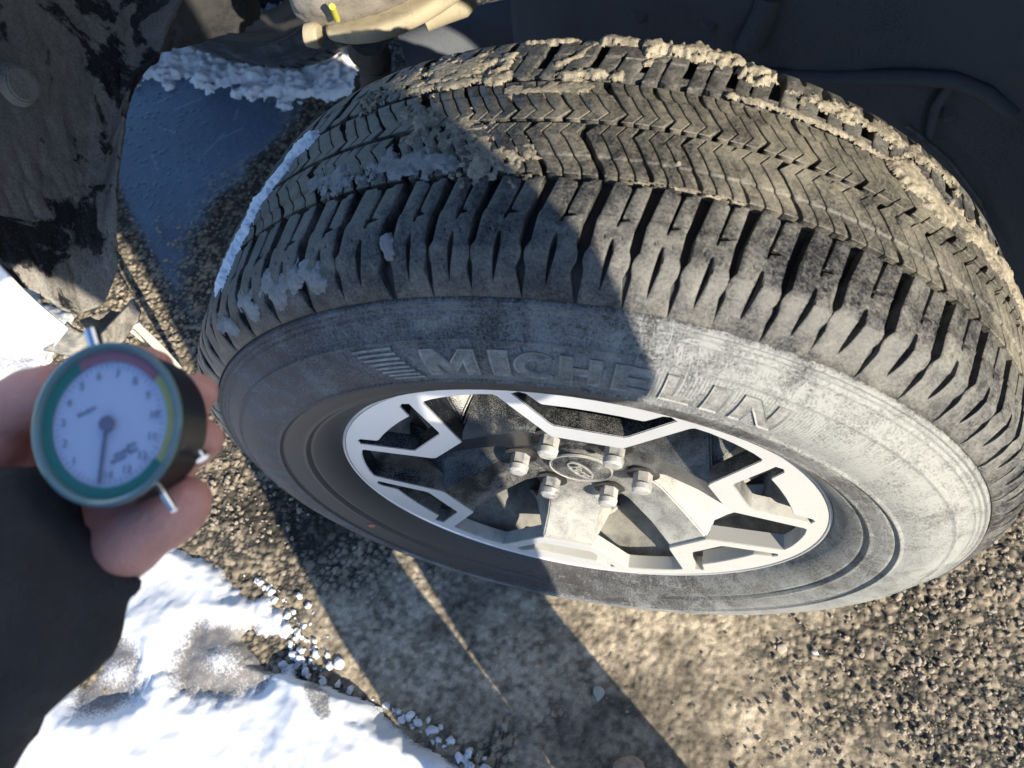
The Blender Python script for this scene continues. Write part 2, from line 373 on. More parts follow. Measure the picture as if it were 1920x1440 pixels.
# flecks and frost scratches on the icy film
f1, f2, fid = worley(X/.017, Y/.017, 17); fl = (f1 < .16)*(fid > .55)*ice
colr = colr+(np.array([.20, .28, .38])-colr)*(fl*.8)[..., None]; H += fl*.0012
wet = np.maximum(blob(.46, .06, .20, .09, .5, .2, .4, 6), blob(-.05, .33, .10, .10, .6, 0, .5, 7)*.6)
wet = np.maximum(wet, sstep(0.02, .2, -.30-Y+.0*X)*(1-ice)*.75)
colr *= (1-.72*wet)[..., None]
shaded_ice_col = np.array([.085, .150, .235])  # ice, with the blue of sky and shade put into its colour
colr_f = colr.copy(); colr = colr+(shaded_ice_col*(.75+.5*fbm(X*8, Y*8, 4, 31))[..., None]-colr)*(ice*.95)[..., None]
for (u0, v0, u1, v1) in ((288, 196, 338, 172), (330, 205, 378, 184), (413, 260, 453, 241), (285, 290, 296, 318), (440, 225, 446, 205), (372, 300, 420, 250), (300, 238, 330, 250)):
    p_, q_ = at(u0, v0, z=G), at(u1, v1, z=G); d_ = q_-p_; L2 = d_.length_squared
    t_ = np.clip(((X-p_.x)*d_.x+(Y-p_.y)*d_.y)/L2, 0, 1); w_ = np.exp(-(((X-p_.x-t_*d_.x)**2+(Y-p_.y-t_*d_.y)**2)/.0028**2))
    colr = colr+(np.array([.30, .40, .52])-colr)*(w_*.6*(.4+.6*vnoise(X*300, Y*300)))[..., None]
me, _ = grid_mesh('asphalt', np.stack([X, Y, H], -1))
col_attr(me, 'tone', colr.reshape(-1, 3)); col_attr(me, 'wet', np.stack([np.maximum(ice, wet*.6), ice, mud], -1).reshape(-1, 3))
m = mat('asphalt', (.1, .1, .1), .8); N = NT(m); p = N.pos()
a = N.new('ShaderNodeVertexColor', layer_name='tone'); w = N.new('ShaderNodeVertexColor', layer_name='wet')
fine = N.noise(p, 700, 4, .75); fm = N.ramp(fine, [(.3, .55), (.7, 1.35)])
mm = N.new('ShaderNodeMix', data_type='RGBA', blend_type='MULTIPLY'); mm.inputs[0].default_value = 1
N.link(a.outputs['Color'], mm.inputs[6]); N.link(fm, mm.inputs[7]); N.link(mm.outputs[2], N.b.inputs['Base Color'])
sw = N.new('ShaderNodeSeparateColor'); N.link(w.outputs['Color'], sw.inputs[0])
N.link(N.math('MULTIPLY_ADD', sw.outputs[0], -.50, .85), N.b.inputs['Roughness'])
bs = N.math('MULTIPLY_ADD', sw.outputs[1], -.85, 1)
N.link(N.bump(N.math('MULTIPLY', fine, bs), 1.0, .0026), N.b.inputs['Normal'])
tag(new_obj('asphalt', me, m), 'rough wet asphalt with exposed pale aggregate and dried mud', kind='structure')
m2 = mat('far_ground', (.1, .09, .08), .9); N = NT(m2); p = N.pos()
N.link(N.mix(N.noise(p, 90, 8), (.03, .03, .03), (.24, .20, .15)), N.b.inputs['Base Color']); N.link(N.bump(N.noise(p, 110, 6), .8, .006), N.b.inputs['Normal'])
bm = bmesh.new(); bmesh.ops.create_grid(bm, x_segments=40, y_segments=40, size=60); bmesh.ops.translate(bm, verts=bm.verts, vec=(0, 0, G-.008))
tag(bm_obj('ground', bm, m2), kind='structure')

# snow
def snow_patch(name, x0, x1, y0, y1, step, hfun, label, mtl):
    global X, Y
    xs = np.arange(x0, x1, step); ys = np.arange(y0, y1, step); X, Y = np.meshgrid(xs, ys, indexing='ij')
    h, tint = hfun()
    P = np.stack([X, Y, G+h], -1)
    me, used = grid_mesh(name, P, keep=h > -.004)
    col_attr(me, 'tone', np.stack([tint, tint, tint], -1).reshape(-1, 3)[used])
    return tag(new_obj(name, me, mtl), label, kind='stuff')
def snow_mat():
    m = mat('snow', (.82, .84, .88), .6); N = NT(m); p = N.pos(); a = N.new('ShaderNodeVertexColor', layer_name='tone')
    t = N.ramp(N.math('ADD', a.outputs['Color'], N.math('MULTIPLY_ADD', N.noise(p, 260, 5, .7), 1.1, -.55)), [(.30, 0.0), (.62, 1.0)])
    dirt = N.mix(N.noise(p, 90, 5), (.09, .09, .095), (.36, .34, .31))
    N.link(N.mix(t, (.74, .76, .79), dirt), N.b.inputs['Base Color'])
    N.b.inputs['Subsurface Weight'].default_value = .25; N.b.inputs['Subsurface Radius'].default_value = (.006, .008, .012)
    N.b.inputs['Subsurface Scale'].default_value = 1
    N.link(N.bump(N.math('ADD', N.noise(p, 420, 5, .7), N.noise(p, 120, 3)), .30, .0008), N.b.inputs['Normal'])
    return m
M_SNOW = snow_mat()
def front_snow():
    n = fbm(X*16, Y*16, 5, 40); n2 = fbm(X*70, Y*70, 4, 41)
    # edge of the snow runs from beside the tyre down towards the viewer
    ed = np.interp(Y, [.10, .16, .175, .19, .236, .27, .30, .316, .345, .37, .45], [.60, .54, .50, .455, .40, .395, .35, .228, .175, .09, .0])
    lump = sstep(0, .09, X-ed)
    n3 = fbm(X*7, Y*7, 3, 45); ed = ed+(fbm(X*30, Y*30, 3, 46)-.5)*.07; h0e = X-ed-.01
    h = -.020+.046*sstep(-.02, .12, X-ed+(n-.5)*.06)+(n2-.5)*.005+(n3-.5)*.050*lump+np.exp(-(h0e/.02)**2)*(n2-.4)*.012+(n-.5)*.004
    h -= .06*sstep(.04, .0, Y-.115+(n-.5)*.05)*(X < .75)*(X > .3)
    ridge = np.exp(-((X-ed-.03)**2/.018**2))*sstep(.20, .23, Y)*(1-sstep(.29, .33, Y))
    c1, c2, _ = worley(X/.02, Y/.02, 5)
    h += ridge*(.006+.012*np.clip(1-c1*1.3, 0, 1))
    tint = .06+0*X
    for (cx, cy, rx, ry, dp) in ((.495, .300, .110, .078, .019), (.655, .345, .075, .075, .019)):
        r = np.hypot((X-cx)/rx, (Y-cy)/ry)+(n-.5)*.7; inside = 1-sstep(.55, 1.05, r)
        h -= dp*inside; tint = np.maximum(tint, .72*(1-sstep(.45, 1.12, r)))
        tint = tint-.30*np.exp(-(((X-cx+.005)/.03)**2+((Y-cy-.0)/.02)**2))
        h += .012*np.exp(-(((X-cx)/.03)**2+((Y-cy)/.022)**2))
    tint = np.maximum(tint, .62*blob(.33, .325, .055, .02, .6, -.7, .4, 44))
    tint = np.maximum(tint, .55*(1-sstep(0.0, .030, h+.004))*(n2 > .35))
    return h, tint
snow_patch('snow', .03, 1.30, .03, .62, .0035, front_snow, 'bright melting snow on the asphalt below the gloved sleeve', M_SNOW)
def under_snow():
    n = fbm(X*30, Y*30, 5, 50); c1, c2, _ = worley(X/.016, Y/.016, 6); e1, _, _ = worley(X/.009, Y/.009, 7)
    lo = -.868+.045*np.exp(-((X-.83)/.12)**2)+(n-.5)*.05
    m = sstep(-.02, .05, lo-Y+(n-.5)*.02)*(1-sstep(1.22, 1.32, X+.4*(Y+.95)))*sstep(.62, .70, X)
    n4 = fbm(X*70, Y*70, 4, 55)
    h = -.02+m*(.028+.007*np.clip(1-c1*1.2, 0, 1)+.004*np.clip(1-e1, 0, 1)+(n-.5)*.030+(n4-.5)*.016)
    return h, .02+0*X+.16*(n < .42)
snow_patch('snow', .50, 1.45, -1.25, -.82, .004, under_snow, 'crusty shaded snow bank under the truck in front of the far tyre', M_SNOW)
def side_snow():
    n = fbm(X*22, Y*22, 5, 60)
    m = np.maximum(blob(.86, -.125, .10, .05, .5, .1, .4, 61), blob(1.35, -.13, .42, .20, .3, .1, .3, 62))
    return -.012+.030*m+(n-.5)*.008, np.where(X > 1.0, .40, .12)+.25*(n-.5)
snow_patch('snow', .74, 1.75, -.34, .06, .004, side_snow, 'sandy sunlit snow beside the white fender corner', M_SNOW)
# loose snow crumbs and gravel
bm = bmesh.new()
for i in range(260):
    t = rnd.random(); yy = .17+.28*t; ed = float(np.interp(yy, [.10, .16, .175, .19, .236, .27, .30, .316, .345, .37, .45], [.60, .54, .50, .455, .40, .395, .35, .228, .175, .09, .0]))
    xx = ed-abs(rnd.gauss(0, .03))+.012; s = .0015+.0065*rnd.random()**3
    mtx = Matrix.Translation((xx, yy, G+s*.7)) @ Matrix.Rotation(rnd.random()*6, 4, (rnd.random(), rnd.random(), 1)) @ Matrix.Diagonal((s, s*(.6+.5*rnd.random()), s*.7, 1))
    r = bmesh.ops.create_icosphere(bm, subdivisions=2, radius=1, matrix=mtx)
    for v in r['verts']: v.co += Vector((rnd.gauss(0, 1), rnd.gauss(0, 1), rnd.gauss(0, 1)))*s*.17
o = bm_obj('snow_crumbs', bm, M_SNOW, smooth=3); tag(o, 'loose snow crumbs along the snow edge', kind='stuff')
me = o.data; col_attr(me, 'tone', np.full((len(me.vertices), 3), .1))
M_STONE = dusty('stone', (.20, .17, .13), (.42, .35, .27), .5, 300, .8, 0, .3, 900)
ico = bmesh.new(); bmesh.ops.create_icosphere(ico, subdivisions=1, radius=1); icoV = np.array([v.co[:] for v in ico.verts]); icoF = np.array([[v.index for v in f.verts] for f in ico.faces]); ico.free()
V = []; F = []; nr = np.random.RandomState(5); k = 0
for i in range(9000):
    if i < 4200: xx = nr.uniform(-.84, -.2); yy = nr.uniform(-.25, .36)
    elif i < 7600: xx = nr.uniform(.42, 1.05); yy = nr.uniform(-.5, .12)
    else: xx = nr.uniform(-.2, .45); yy = nr.uniform(.05, .40)
    if xx > .68 and yy < -.32 and nr.rand() < .8: continue
    if -.42 < xx < .45 and yy > .02 and nr.rand() < .96-.5*max(0, min(1, (-.2-xx)/.2)): continue
    s = .0016+.0045*nr.rand()**3
    R = nr.randn(3, 3); q, _ = np.linalg.qr(R)
    V.append((icoV*(1+.25*nr.randn(len(icoV), 1)*.6)*np.array([1, .8, .65])*s) @ q*np.array([1, 1, .8])+np.array([xx, yy, G+.0028+s*.25])); F.append(icoF+k); k += len(icoV)
V = np.concatenate(V); F = np.concatenate(F)
me = D.meshes.new('gravel'); me.from_pydata(V.tolist(), [], F.tolist())
tag(new_obj('gravel', me, M_STONE), 'loose pale gravel stones scattered over the asphalt', kind='stuff')

def lump(name, u, v, size, mtl, label, cat, flat=.6, seed=1, snow=False):
    p_ = at(u, v, z=G+.004); r_ = random.Random(seed); bm = bmesh.new(); bmesh.ops.create_icosphere(bm, subdivisions=3, radius=1)
    ofs = [(Vector((r_.gauss(0, 1), r_.gauss(0, 1), r_.gauss(0, 1))).normalized(), r_.uniform(.55, .95)) for _ in range(12)]
    for v_ in bm.verts:
        for n_, d_ in ofs:
            k_ = v_.co.dot(n_)-d_
            if k_ > 0: v_.co -= n_*k_*.85
        v_.co = Vector((v_.co.x*size, v_.co.y*size*.75, v_.co.z*size*flat))
    o = bm_obj(name, bm, mtl, None, .5); o.location = p_+Vector((0, 0, size*flat*.5)); o.rotation_euler = (0, 0, seed)
    if snow: col_attr(o.data, 'tone', np.full((len(o.data.vertices), 3), .02))
    return tag(o, label, cat)
lump('pebble', 1528, 1224, .0055, mat('quartz', (.62, .60, .55), .6), 'small white pebble alone on the brown tarmac below the wheel', 'pebble', .8, 3)
lump('ice_chip', 636, 1244, .011, M_SNOW, 'white ice chip on wet asphalt beside the broad snow edge', 'ice', .35, 5, True)
lump('ice_chip', 770, 1342, .008, M_SNOW, 'cube-like ice chip at the snow tip beside the leg shadow', 'ice', .8, 7, True)
lump('stone', 1182, 1446, .026, dusty('red_stone', (.22, .12, .08), (.50, .45, .38), .5, 90, .8), 'reddish rounded stone with a pale rim at the bottom edge', 'stone', .5, 9)
lump('mud_flake', 1122, 1300, .012, dusty('pale_flake', (.30, .29, .27), (.45, .43, .38), .5, 90, .8), 'pale grey mud flake lying in the shadow of the leg', 'mud flake', .12, 11)
lump('mud_flake', 1466, 1216, .009, dusty('tan_flake', (.36, .31, .24), (.55, .48, .36), .5, 90, .8), 'tan mud flake on sunlit tarmac left of the white pebble', 'mud flake', .15, 13)
# ------------------------------------------------------------------ the truck
truck = empty('pickup_truck', (0, 0, G))
tag(truck, 'white pickup truck with muddy underside seen at its front wheel', 'pickup truck')
def tpart(name, me_or_obj): pass
PIV = Matrix.Translation((0, 0, -G))
def adopt(o): o.parent = truck; o.matrix_parent_inverse = truck.matrix_basis.inverted(); return o

# --- tyre profile
PR = [(0, .406), (.044, .4033), (.07, .4), (.09, .396), (.102, .390), (.110, .381), (.114, .370), (.118, .3594), (.128, .345), (.136, .330), (.139, .315), (.138, .298), (.133, .28), (.126, .265), (.1165, .252), (.108, .2465)]
PP = np.array([(-a, r) for a, r in PR[::-1]]+PR[1:])
seg = np.r_[0, np.cumsum(np.hypot(*np.diff(PP, axis=0).T))]; MID = seg[len(PR)-1]
def smooth_prof():
    s = np.linspace(0, seg[-1], 600); a = np.interp(s, seg, PP[:, 0]); r = np.interp(s, seg, PP[:, 1])
    k = np.hanning(31); k /= k.sum()
    ap = np.convolve(np.pad(a, 15, mode='reflect', reflect_type='odd'), k, 'valid'); rp = np.convolve(np.pad(r, 15, mode='reflect', reflect_type='odd'), k, 'valid')
    return s-MID, ap, rp
TS, TA, TR = smooth_prof()
dA = np.gradient(TA, TS); dR = np.gradient(TR, TS); ln = np.hypot(dA, dR); NA = -dR/ln; NR = dA/ln      # outward normal
if NR[len(NR)//2] < 0: NA, NR = -NA, -NR
def surf(th, s, h):
    """th degrees (towards the truck's rear), s metres across, h metres above the surface"""
    a = np.interp(s, TS, TA)+h*np.interp(s, TS, NA); r = np.interp(s, TS, TR)+h*np.interp(s, TS, NR)
    t = np.radians(th); return np.stack([-r*np.sin(t), a, r*np.cos(t)], -1)
def gdepth(s):
    a = np.abs(s); return np.interp(a, [0, .088, .12, .131, .134], [.0095, .0095, .0055, .0012, 0])
# --- carcass
sk = np.unique(np.r_[np.arange(TS[0], TS[-1], .004), np.arange(.126, .245, .0012), -np.arange(.126, .245, .004), [TS[-1]]])
hh = -gdepth(sk)
for c0, w0, a0 in ((.134, .0018, .0024), (.1385, .0012, .0014), (.1435, .0012, .0012), (.161, .0014, .0018), (.2035, .0014, .0020), (.2075, .001, -.0010), (.228, .0016, .0012), (.233, .0012, -.0014)):
    hh = hh+a0*np.exp(-((np.abs(sk)-c0)/w0)**2)
th = np.linspace(0, 360, 541)[:-1]
TH, SK = np.meshgrid(th, sk, indexing='ij')
me, _ = grid_mesh('tyre', surf(TH, SK, np.broadcast_to(hh, TH.shape)), closed_u=True)
uvl = me.uv_layers.new(name='UVMap'); li = np.zeros(len(me.loops), np.int32); me.loops.foreach_get('vertex_index', li)
uu = (np.radians(TH)*.36).ravel()[li]; vv = SK.ravel()[li]
q = uu.reshape(-1, 4); big = (q.max(1)-q.min(1)) > 1; q[big] = np.where(q[big] < .5, q[big]+2*PI*.36, q[big])
uvl.data.foreach_set('uv', np.stack([q.ravel(), vv], -1).astype(np.float32).ravel())
tyre = adopt(new_obj('tyre', me, M_SIDE)); TYRE_ME = me

# --- tread blocks, drawn flat in mm (x = degrees*7.07, y = mm across) and wrapped on the crown
KX = 7.07
def wrap_mesh(name, loops, hfun, zones, w, inset=.8):
    bm = bmesh.new(); edges = []
    for lp in loops:
        vsx = [bm.verts.new((x, y, 0)) for x, y in lp]
        edges += [bm.edges.new((vsx[i], vsx[(i+1) % len(vsx)])) for i in range(len(vsx))]
    bmesh.ops.triangle_fill(bm, use_beauty=True, use_dissolve=False, edges=edges, normal=(0, 0, 1))
    for yc in zones:
        bmesh.ops.bisect_plane(bm, geom=bm.verts[:]+bm.edges[:]+bm.faces[:], plane_co=(0, yc, 0), plane_no=(0, 1, 0), dist=1e-4)
    x0 = min(v.co.x for v in bm.verts); x1 = max(v.co.x for v in bm.verts); k = x0+9
    while k < x1: bmesh.ops.bisect_plane(bm, geom=bm.verts[:]+bm.edges[:]+bm.faces[:], plane_co=(k, 0, 0), plane_no=(1, 0, 0), dist=1e-4); k += 9
    bmesh.ops.recalc_face_normals(bm, faces=bm.faces)
    if sum(f.normal.z for f in bm.faces) < 0: bmesh.ops.reverse_faces(bm, faces=bm.faces)
    bmesh.ops.inset_region(bm, faces=bm.faces[:], thickness=inset, use_even_offset=False, use_boundary=True)
    bm.verts.ensure_lookup_table()
    bnd = {v for e in bm.edges if len(e.link_faces) == 1 for v in e.verts}
    for v in bm.verts: v.co.z = hfun(v.co.x, v.co.y, w)-(.5 if v in bnd else 0)
    be = [e for e in bm.edges if len(e.link_faces) == 1]
    r = bmesh.ops.extrude_edge_only(bm, edges=be)
    for v in [g for g in r['geom'] if isinstance(g, bmesh.types.BMVert)]: v.co.z = -1000*float(gdepth(v.co.y/1000))-.6
    for f in bm.faces: f.smooth = True
    for e in bm.edges:
        if len(e.link_faces) == 2 and e.calc_face_angle(0) > .9: e.smooth = False
    P = np.array([v.co[:] for v in bm.verts]); Q = surf(P[:, 0]/KX, P[:, 1]/1000, P[:, 2]/1000)
    lay = bm.verts.layers.float_color.new('edge'); low_ = set(g for g in r['geom'] if isinstance(g, bmesh.types.BMVert))
    for v, c in zip(bm.verts, Q):
        v[lay] = (1.0 if v in bnd else 0.0, 1.0 if v in low_ else 0.0, 1.0 if v.co.y < 44 else 0.0, 1); v.co = c
    bmesh.ops.recalc_face_normals(bm, faces=bm.faces)
    me = D.meshes.new(name); bm.to_mesh(me); bm.free(); me.materials.append(M_TREAD); return me
def ipath(tab, s): return float(np.interp(s, [a for a, b in tab], [b for a, b in tab]))
GC = [(44, 0), (70, -.19), (75, -.24), (93, -.29), (98, -.32), (104, -.33), (110, -.35), (131, -.33)]
GW = [(44, .130), (70, .108), (92, .110), (97, .035), (102, .022), (109, .098), (131, .004)]
def shoulder_mesh(w):
    U = w*KX
    ss = [45.5, 52, 60, 69.5, 71, 75, 84, 92, 96.5, 100, 103.5, 106.5, 110, 117, 124, 130.5]
    left = [((ipath(GC, s)+ipath(GW, s))*U, s) for s in ss]
    right = [((1+ipath(GC, s)-ipath(GW, s))*U, s) for s in ss]
    notch = [(.70, 45.5), (.66, 47.4), (.555, 48), (.535, 50), (.40, 66), (.375, 70.2), (.44, 70.6), (.54, 72.6), (.42, 73.6), (.34, 74.4), (.30, 78), (.27, 77.2), (.30, 71), (.345, 66), (.455, 50), (.44, 48), (.36, 47.4), (.33, 45.5)]
    outer = left[::-1]+[left[0]][:0]
    loop = [(x, y) for x, y in left[::-1]]            # from sidewall end up to crown end
    loop += [(u*U, s) for u, s in notch[::-1]]
    loop += right
    slit = [(.225, 85.5), (.275, 86.5), (.275, 97), (.24, 104), (.165, 116), (.13, 120), (.118, 114), (.125, 106), (.145, 98), (.19, 89)]
    hole = [(u*U, s) for u, s in slit]
    k1 = [(.05, 84), (.075, 86.5), (.085, 86.3), (.06, 83.8)]; k2 = [(.40, 84), (.425, 86.5), (.435, 86.3), (.41, 83.8)]
    return wrap_mesh('shoulder_block', [loop, hole, [(u*U, s) for u, s in k1], [(u*U, s) for u, s in k2]], h_sh, [52, 60, 70.3, 71.3, 78, 84, 90, 96.5, 97.6, 102, 106, 110, 114, 118, 122, 126], w)
def h_sh(x, y, w):
    u = x/(w*KX); h = -.9 if y < 70.8 else 0
    if y > 97:
        t = min((y-97)/34, 1); left = u < ipath([(97, .20), (119, .13), (131, .1)], y)
        h -= (2.2 if left else 1.1)*math.sin(min(t*1.25, 1)*PI)**.6 if t > 0 else 0
        h += t*.3
    return h
RCt = [(0, -.48), (4, -.56), (10, -.69), (16, -.56), (28, -.37), (32, -.28), (38, -.19), (44, -.17)]
RWt = [(0, .085), (5, .065), (10, .034), (27, .032), (30, .05), (36, .06), (41, .05), (44, .03)]
def rib_mesh(w):
    U = w*KX; ss = [2.0, 5, 10, 16, 22, 27, 28.4, 32, 36, 39, 41.8]
    me_all = bmesh.new(); parts = []
    g = .0085
    for k in range(3):
        def L(s): return (ipath(RCt, s)+(ipath(RWt, s) if k == 0 else 0)+k/3)*U+(.62 if k else 0)
        def R(s): return (ipath(RCt, s)-(ipath(RWt, s) if k == 2 else 0)+(k+1)/3)*U-(.62 if k < 2 else 0)
        left = [(L(s), s) for s in ss]; right = [(R(s), s) for s in ss]
        m_ = wrap_mesh('tmp', [left[::-1]+right], h_rib, [5, 10, 16, 22, 27.2, 28.3, 33, 38], w, .40)
        me_all.from_mesh(m_); D.meshes.remove(m_)
    me = D.meshes.new('rib_block'); me_all.to_mesh(me); me_all.free(); me.materials.append(M_TREAD); return me
def h_rib(x, y, w): return -1.5 if y > 27.8 else (.0 if y > 5 else -.15)
WID = {'S': 4.35, 'M': 5.1, 'L': 6.05}
right_seq = 'SSSMMLLLLLMMSSSMMLLLLSSMMLLLMMSS'; left_seq = 'MMSSLMLLLLMMSSMMLLLLMMSSSMMLLLMMSSMMLL'
seq = []; t = 2.0; tot = 0
for c in right_seq: seq.append((t, c)); t += WID[c]
tl = 2.0; acc = t-2.0
for c in left_seq:
    if acc+WID[c] > 360.6: continue
    tl -= WID[c]; acc += WID[c]; seq.append((tl, c))
SH = {c: shoulder_mesh(w) for c, w in WID.items()}; RB = {c: rib_mesh(w) for c, w in WID.items()}
def place_block(name, me, theta, parent, flip=False):
    o = D.objects.new(name, me); C.objects.link(o); o.parent = parent
    M = Matrix.Rotation(-math.radians(theta), 4, 'Y')
    if flip: M = M @ Matrix.Rotation(PI, 4, 'Z')
    o.matrix_basis = M; return o
for t0, c in seq:
    w = WID[c]
    place_block('shoulder_block', SH[c], t0, tyre)
    place_block('shoulder_block', SH[c], t0+w*1.17, tyre, True)
    place_block('rib_block', RB[c], t0, tyre)
    place_block('rib_block', RB[c], t0+w*.43, tyre, True)
# inner thin strip rib
th = np.linspace(0, 360, 361)[:-1]; sv = np.array([-.0575, -.0572, -.0505, -.0502]); hv = np.array([-.010, -.0022, -.0022, -.010])
TH, SV = np.meshgrid(th, sv, indexing='ij')
me, _ = grid_mesh('thin_rib', surf(TH, SV, np.broadcast_to(hv, TH.shape)), False, True)
new_obj('thin_rib', me, M_TREAD, tyre)

# --- sidewall lettering (raised, curved round the tyre)
def text_mesh(body, size, extrude, bevel=0, shear=0, offset=0):
    cu = D.curves.new('t', 'FONT'); cu.body = body; cu.size = size; cu.extrude = extrude; cu.bevel_depth = bevel; cu.shear = shear
    cu.align_x = 'CENTER'; cu.resolution_u = 4; cu.offset = offset; o = D.objects.new('t', cu); C.objects.link(o)
    dg = bpy.context.evaluated_depsgraph_get(); dg.update(); me = D.meshes.new_from_object(o.evaluated_get(dg)); D.objects.remove(o); return me
GL = {'M': [(0, 0), (0, .7), (.24, .7), (.45, .36), (.66, .7), (.9, .7), (.9, 0), (.68, 0), (.68, .36), (.50, .06), (.40, .06), (.22, .36), (.22, 0)],
      'I': [(0, 0), (0, .7), (.26, .7), (.26, 0)],
      'H': [(0, 0), (0, .7), (.24, .7), (.24, .45), (.52, .45), (.52, .7), (.76, .7), (.76, 0), (.52, 0), (.52, .25), (.24, .25), (.24, 0)],
      'E': [(0, 0), (0, .7), (.66, .7), (.66, .53), (.24, .53), (.24, .44), (.58, .44), (.58, .27), (.24, .27), (.24, .17), (.68, .17), (.68, 0)],
      'L': [(0, 0), (0, .7), (.24, .7), (.24, .19), (.62, .19), (.62, 0)],
      'N': [(0, 0), (0, .7), (.26, .7), (.56, .29), (.56, .7), (.78, .7), (.78, 0), (.54, 0), (.22, .43), (.22, 0)],
      'C': [(.39+.39*math.cos(math.radians(a_)), .35+.36*math.sin(math.radians(a_))) for a_ in range(42, 319, 23)]+[(.39+.19*math.cos(math.radians(a_)), .35+.17*math.sin(math.radians(a_))) for a_ in range(316, 40, -23)]}
def letter(ch, theta, width_deg, s_base, height):
    pts = GL[ch]; w_ = max(x for x, y in pts); bm = bmesh.new(); k = height/.7; mm_ = width_deg*5.67/1000/w_
    vv = [bm.verts.new((x*mm_, y*k, 0)) for x, y in pts]; es = [bm.edges.new((vv[q_], vv[(q_+1) % len(vv)])) for q_ in range(len(vv))]
    bmesh.ops.triangle_fill(bm, use_beauty=True, use_dissolve=False, edges=es, normal=(0, 0, 1))
    for k_ in range(1, 14): bmesh.ops.bisect_plane(bm, geom=bm.verts[:]+bm.edges[:]+bm.faces[:], plane_co=(k_*.003, 0, 0), plane_no=(1, 0, 0), dist=1e-6)
    for k_ in range(1, 6): bmesh.ops.bisect_plane(bm, geom=bm.verts[:]+bm.edges[:]+bm.faces[:], plane_co=(0, k_*.004+.0001, 0), plane_no=(0, 1, 0), dist=1e-6)
    bmesh.ops.recalc_face_normals(bm, faces=bm.faces)
    if sum(f.normal.z for f in bm.faces) < 0: bmesh.ops.reverse_faces(bm, faces=bm.faces)
    r = bmesh.ops.inset_region(bm, faces=bm.faces[:], thickness=.0011, use_even_offset=True, use_boundary=True)
    ring = set(r['faces'])
    for f in bm.faces: f.material_index = 1 if f in ring else 0
    inner = {v for f in bm.faces if f not in ring for v in f.verts}
    for v in bm.verts: v.co.z = .0007 if v in inner else .0016
    be = [e for e in bm.edges if len(e.link_faces) == 1]; r = bmesh.ops.extrude_edge_only(bm, edges=be)
    for v in [g_ for g_ in r['geom'] if isinstance(g_, bmesh.types.BMVert)]: v.co.z = -.001
    for f in bm.faces:
        if any(v.co.z < 0 for v in f.verts): f.material_index = 1
    P = np.array([v.co[:] for v in bm.verts]); Q = surf(theta-width_deg/2+P[:, 0]*1000/5.67, s_base-P[:, 1], P[:, 2])
    for v, c in zip(bm.verts, Q): v.co = c
    bmesh.ops.recalc_face_normals(bm, faces=bm.faces)
    return bm_obj('raised_letter', bm, [M_LETTER, M_EDGE], tyre, .5)
for i, ch in enumerate('MICHELIN'):
    letter(ch, [-14.3, -7.9, -3.8, 1.7, 7.7, 13.2, 17.6, 23.2][i], [7.0, 2.3, 4.9, 4.9, 4.5, 3.9, 2.3, 5.9][i], .1925, .0245)
# moulded block with bars at the left end of the word
for k_ in range(8):
    s_ = .166+.0042*k_; gx = np.linspace(-27.5+k_*.5, -21.5+k_*.35, 16); gy = np.array([s_-.0012, s_-.0009, s_+.0009, s_+.0012]); hv_ = np.array([-.0005, .0011, .0011, -.0005])
    A_, B_ = np.meshgrid(gx, gy, indexing='ij'); me, _ = grid_mesh('moulded_bar', surf(A_, B_, np.broadcast_to(hv_, A_.shape)), False); new_obj('moulded_bar', me, M_EDGE, tyre)
# red-brown paint dot
lathe_dot = bmesh.new(); bmesh.ops.create_circle(lathe_dot, cap_ends=True, radius=1, segments=20)
P = np.array([v.co[:] for v in lathe_dot.verts]); Q = surf(-118+P[:, 0]*.9, .222+P[:, 1]*.0042, .0008+0*P[:, 0])
for v, c in zip(lathe_dot.verts, Q): v.co = c
bm_obj('paint_dot', lathe_dot, mat('brick_paint', (.34, .12, .08), .6), tyre)

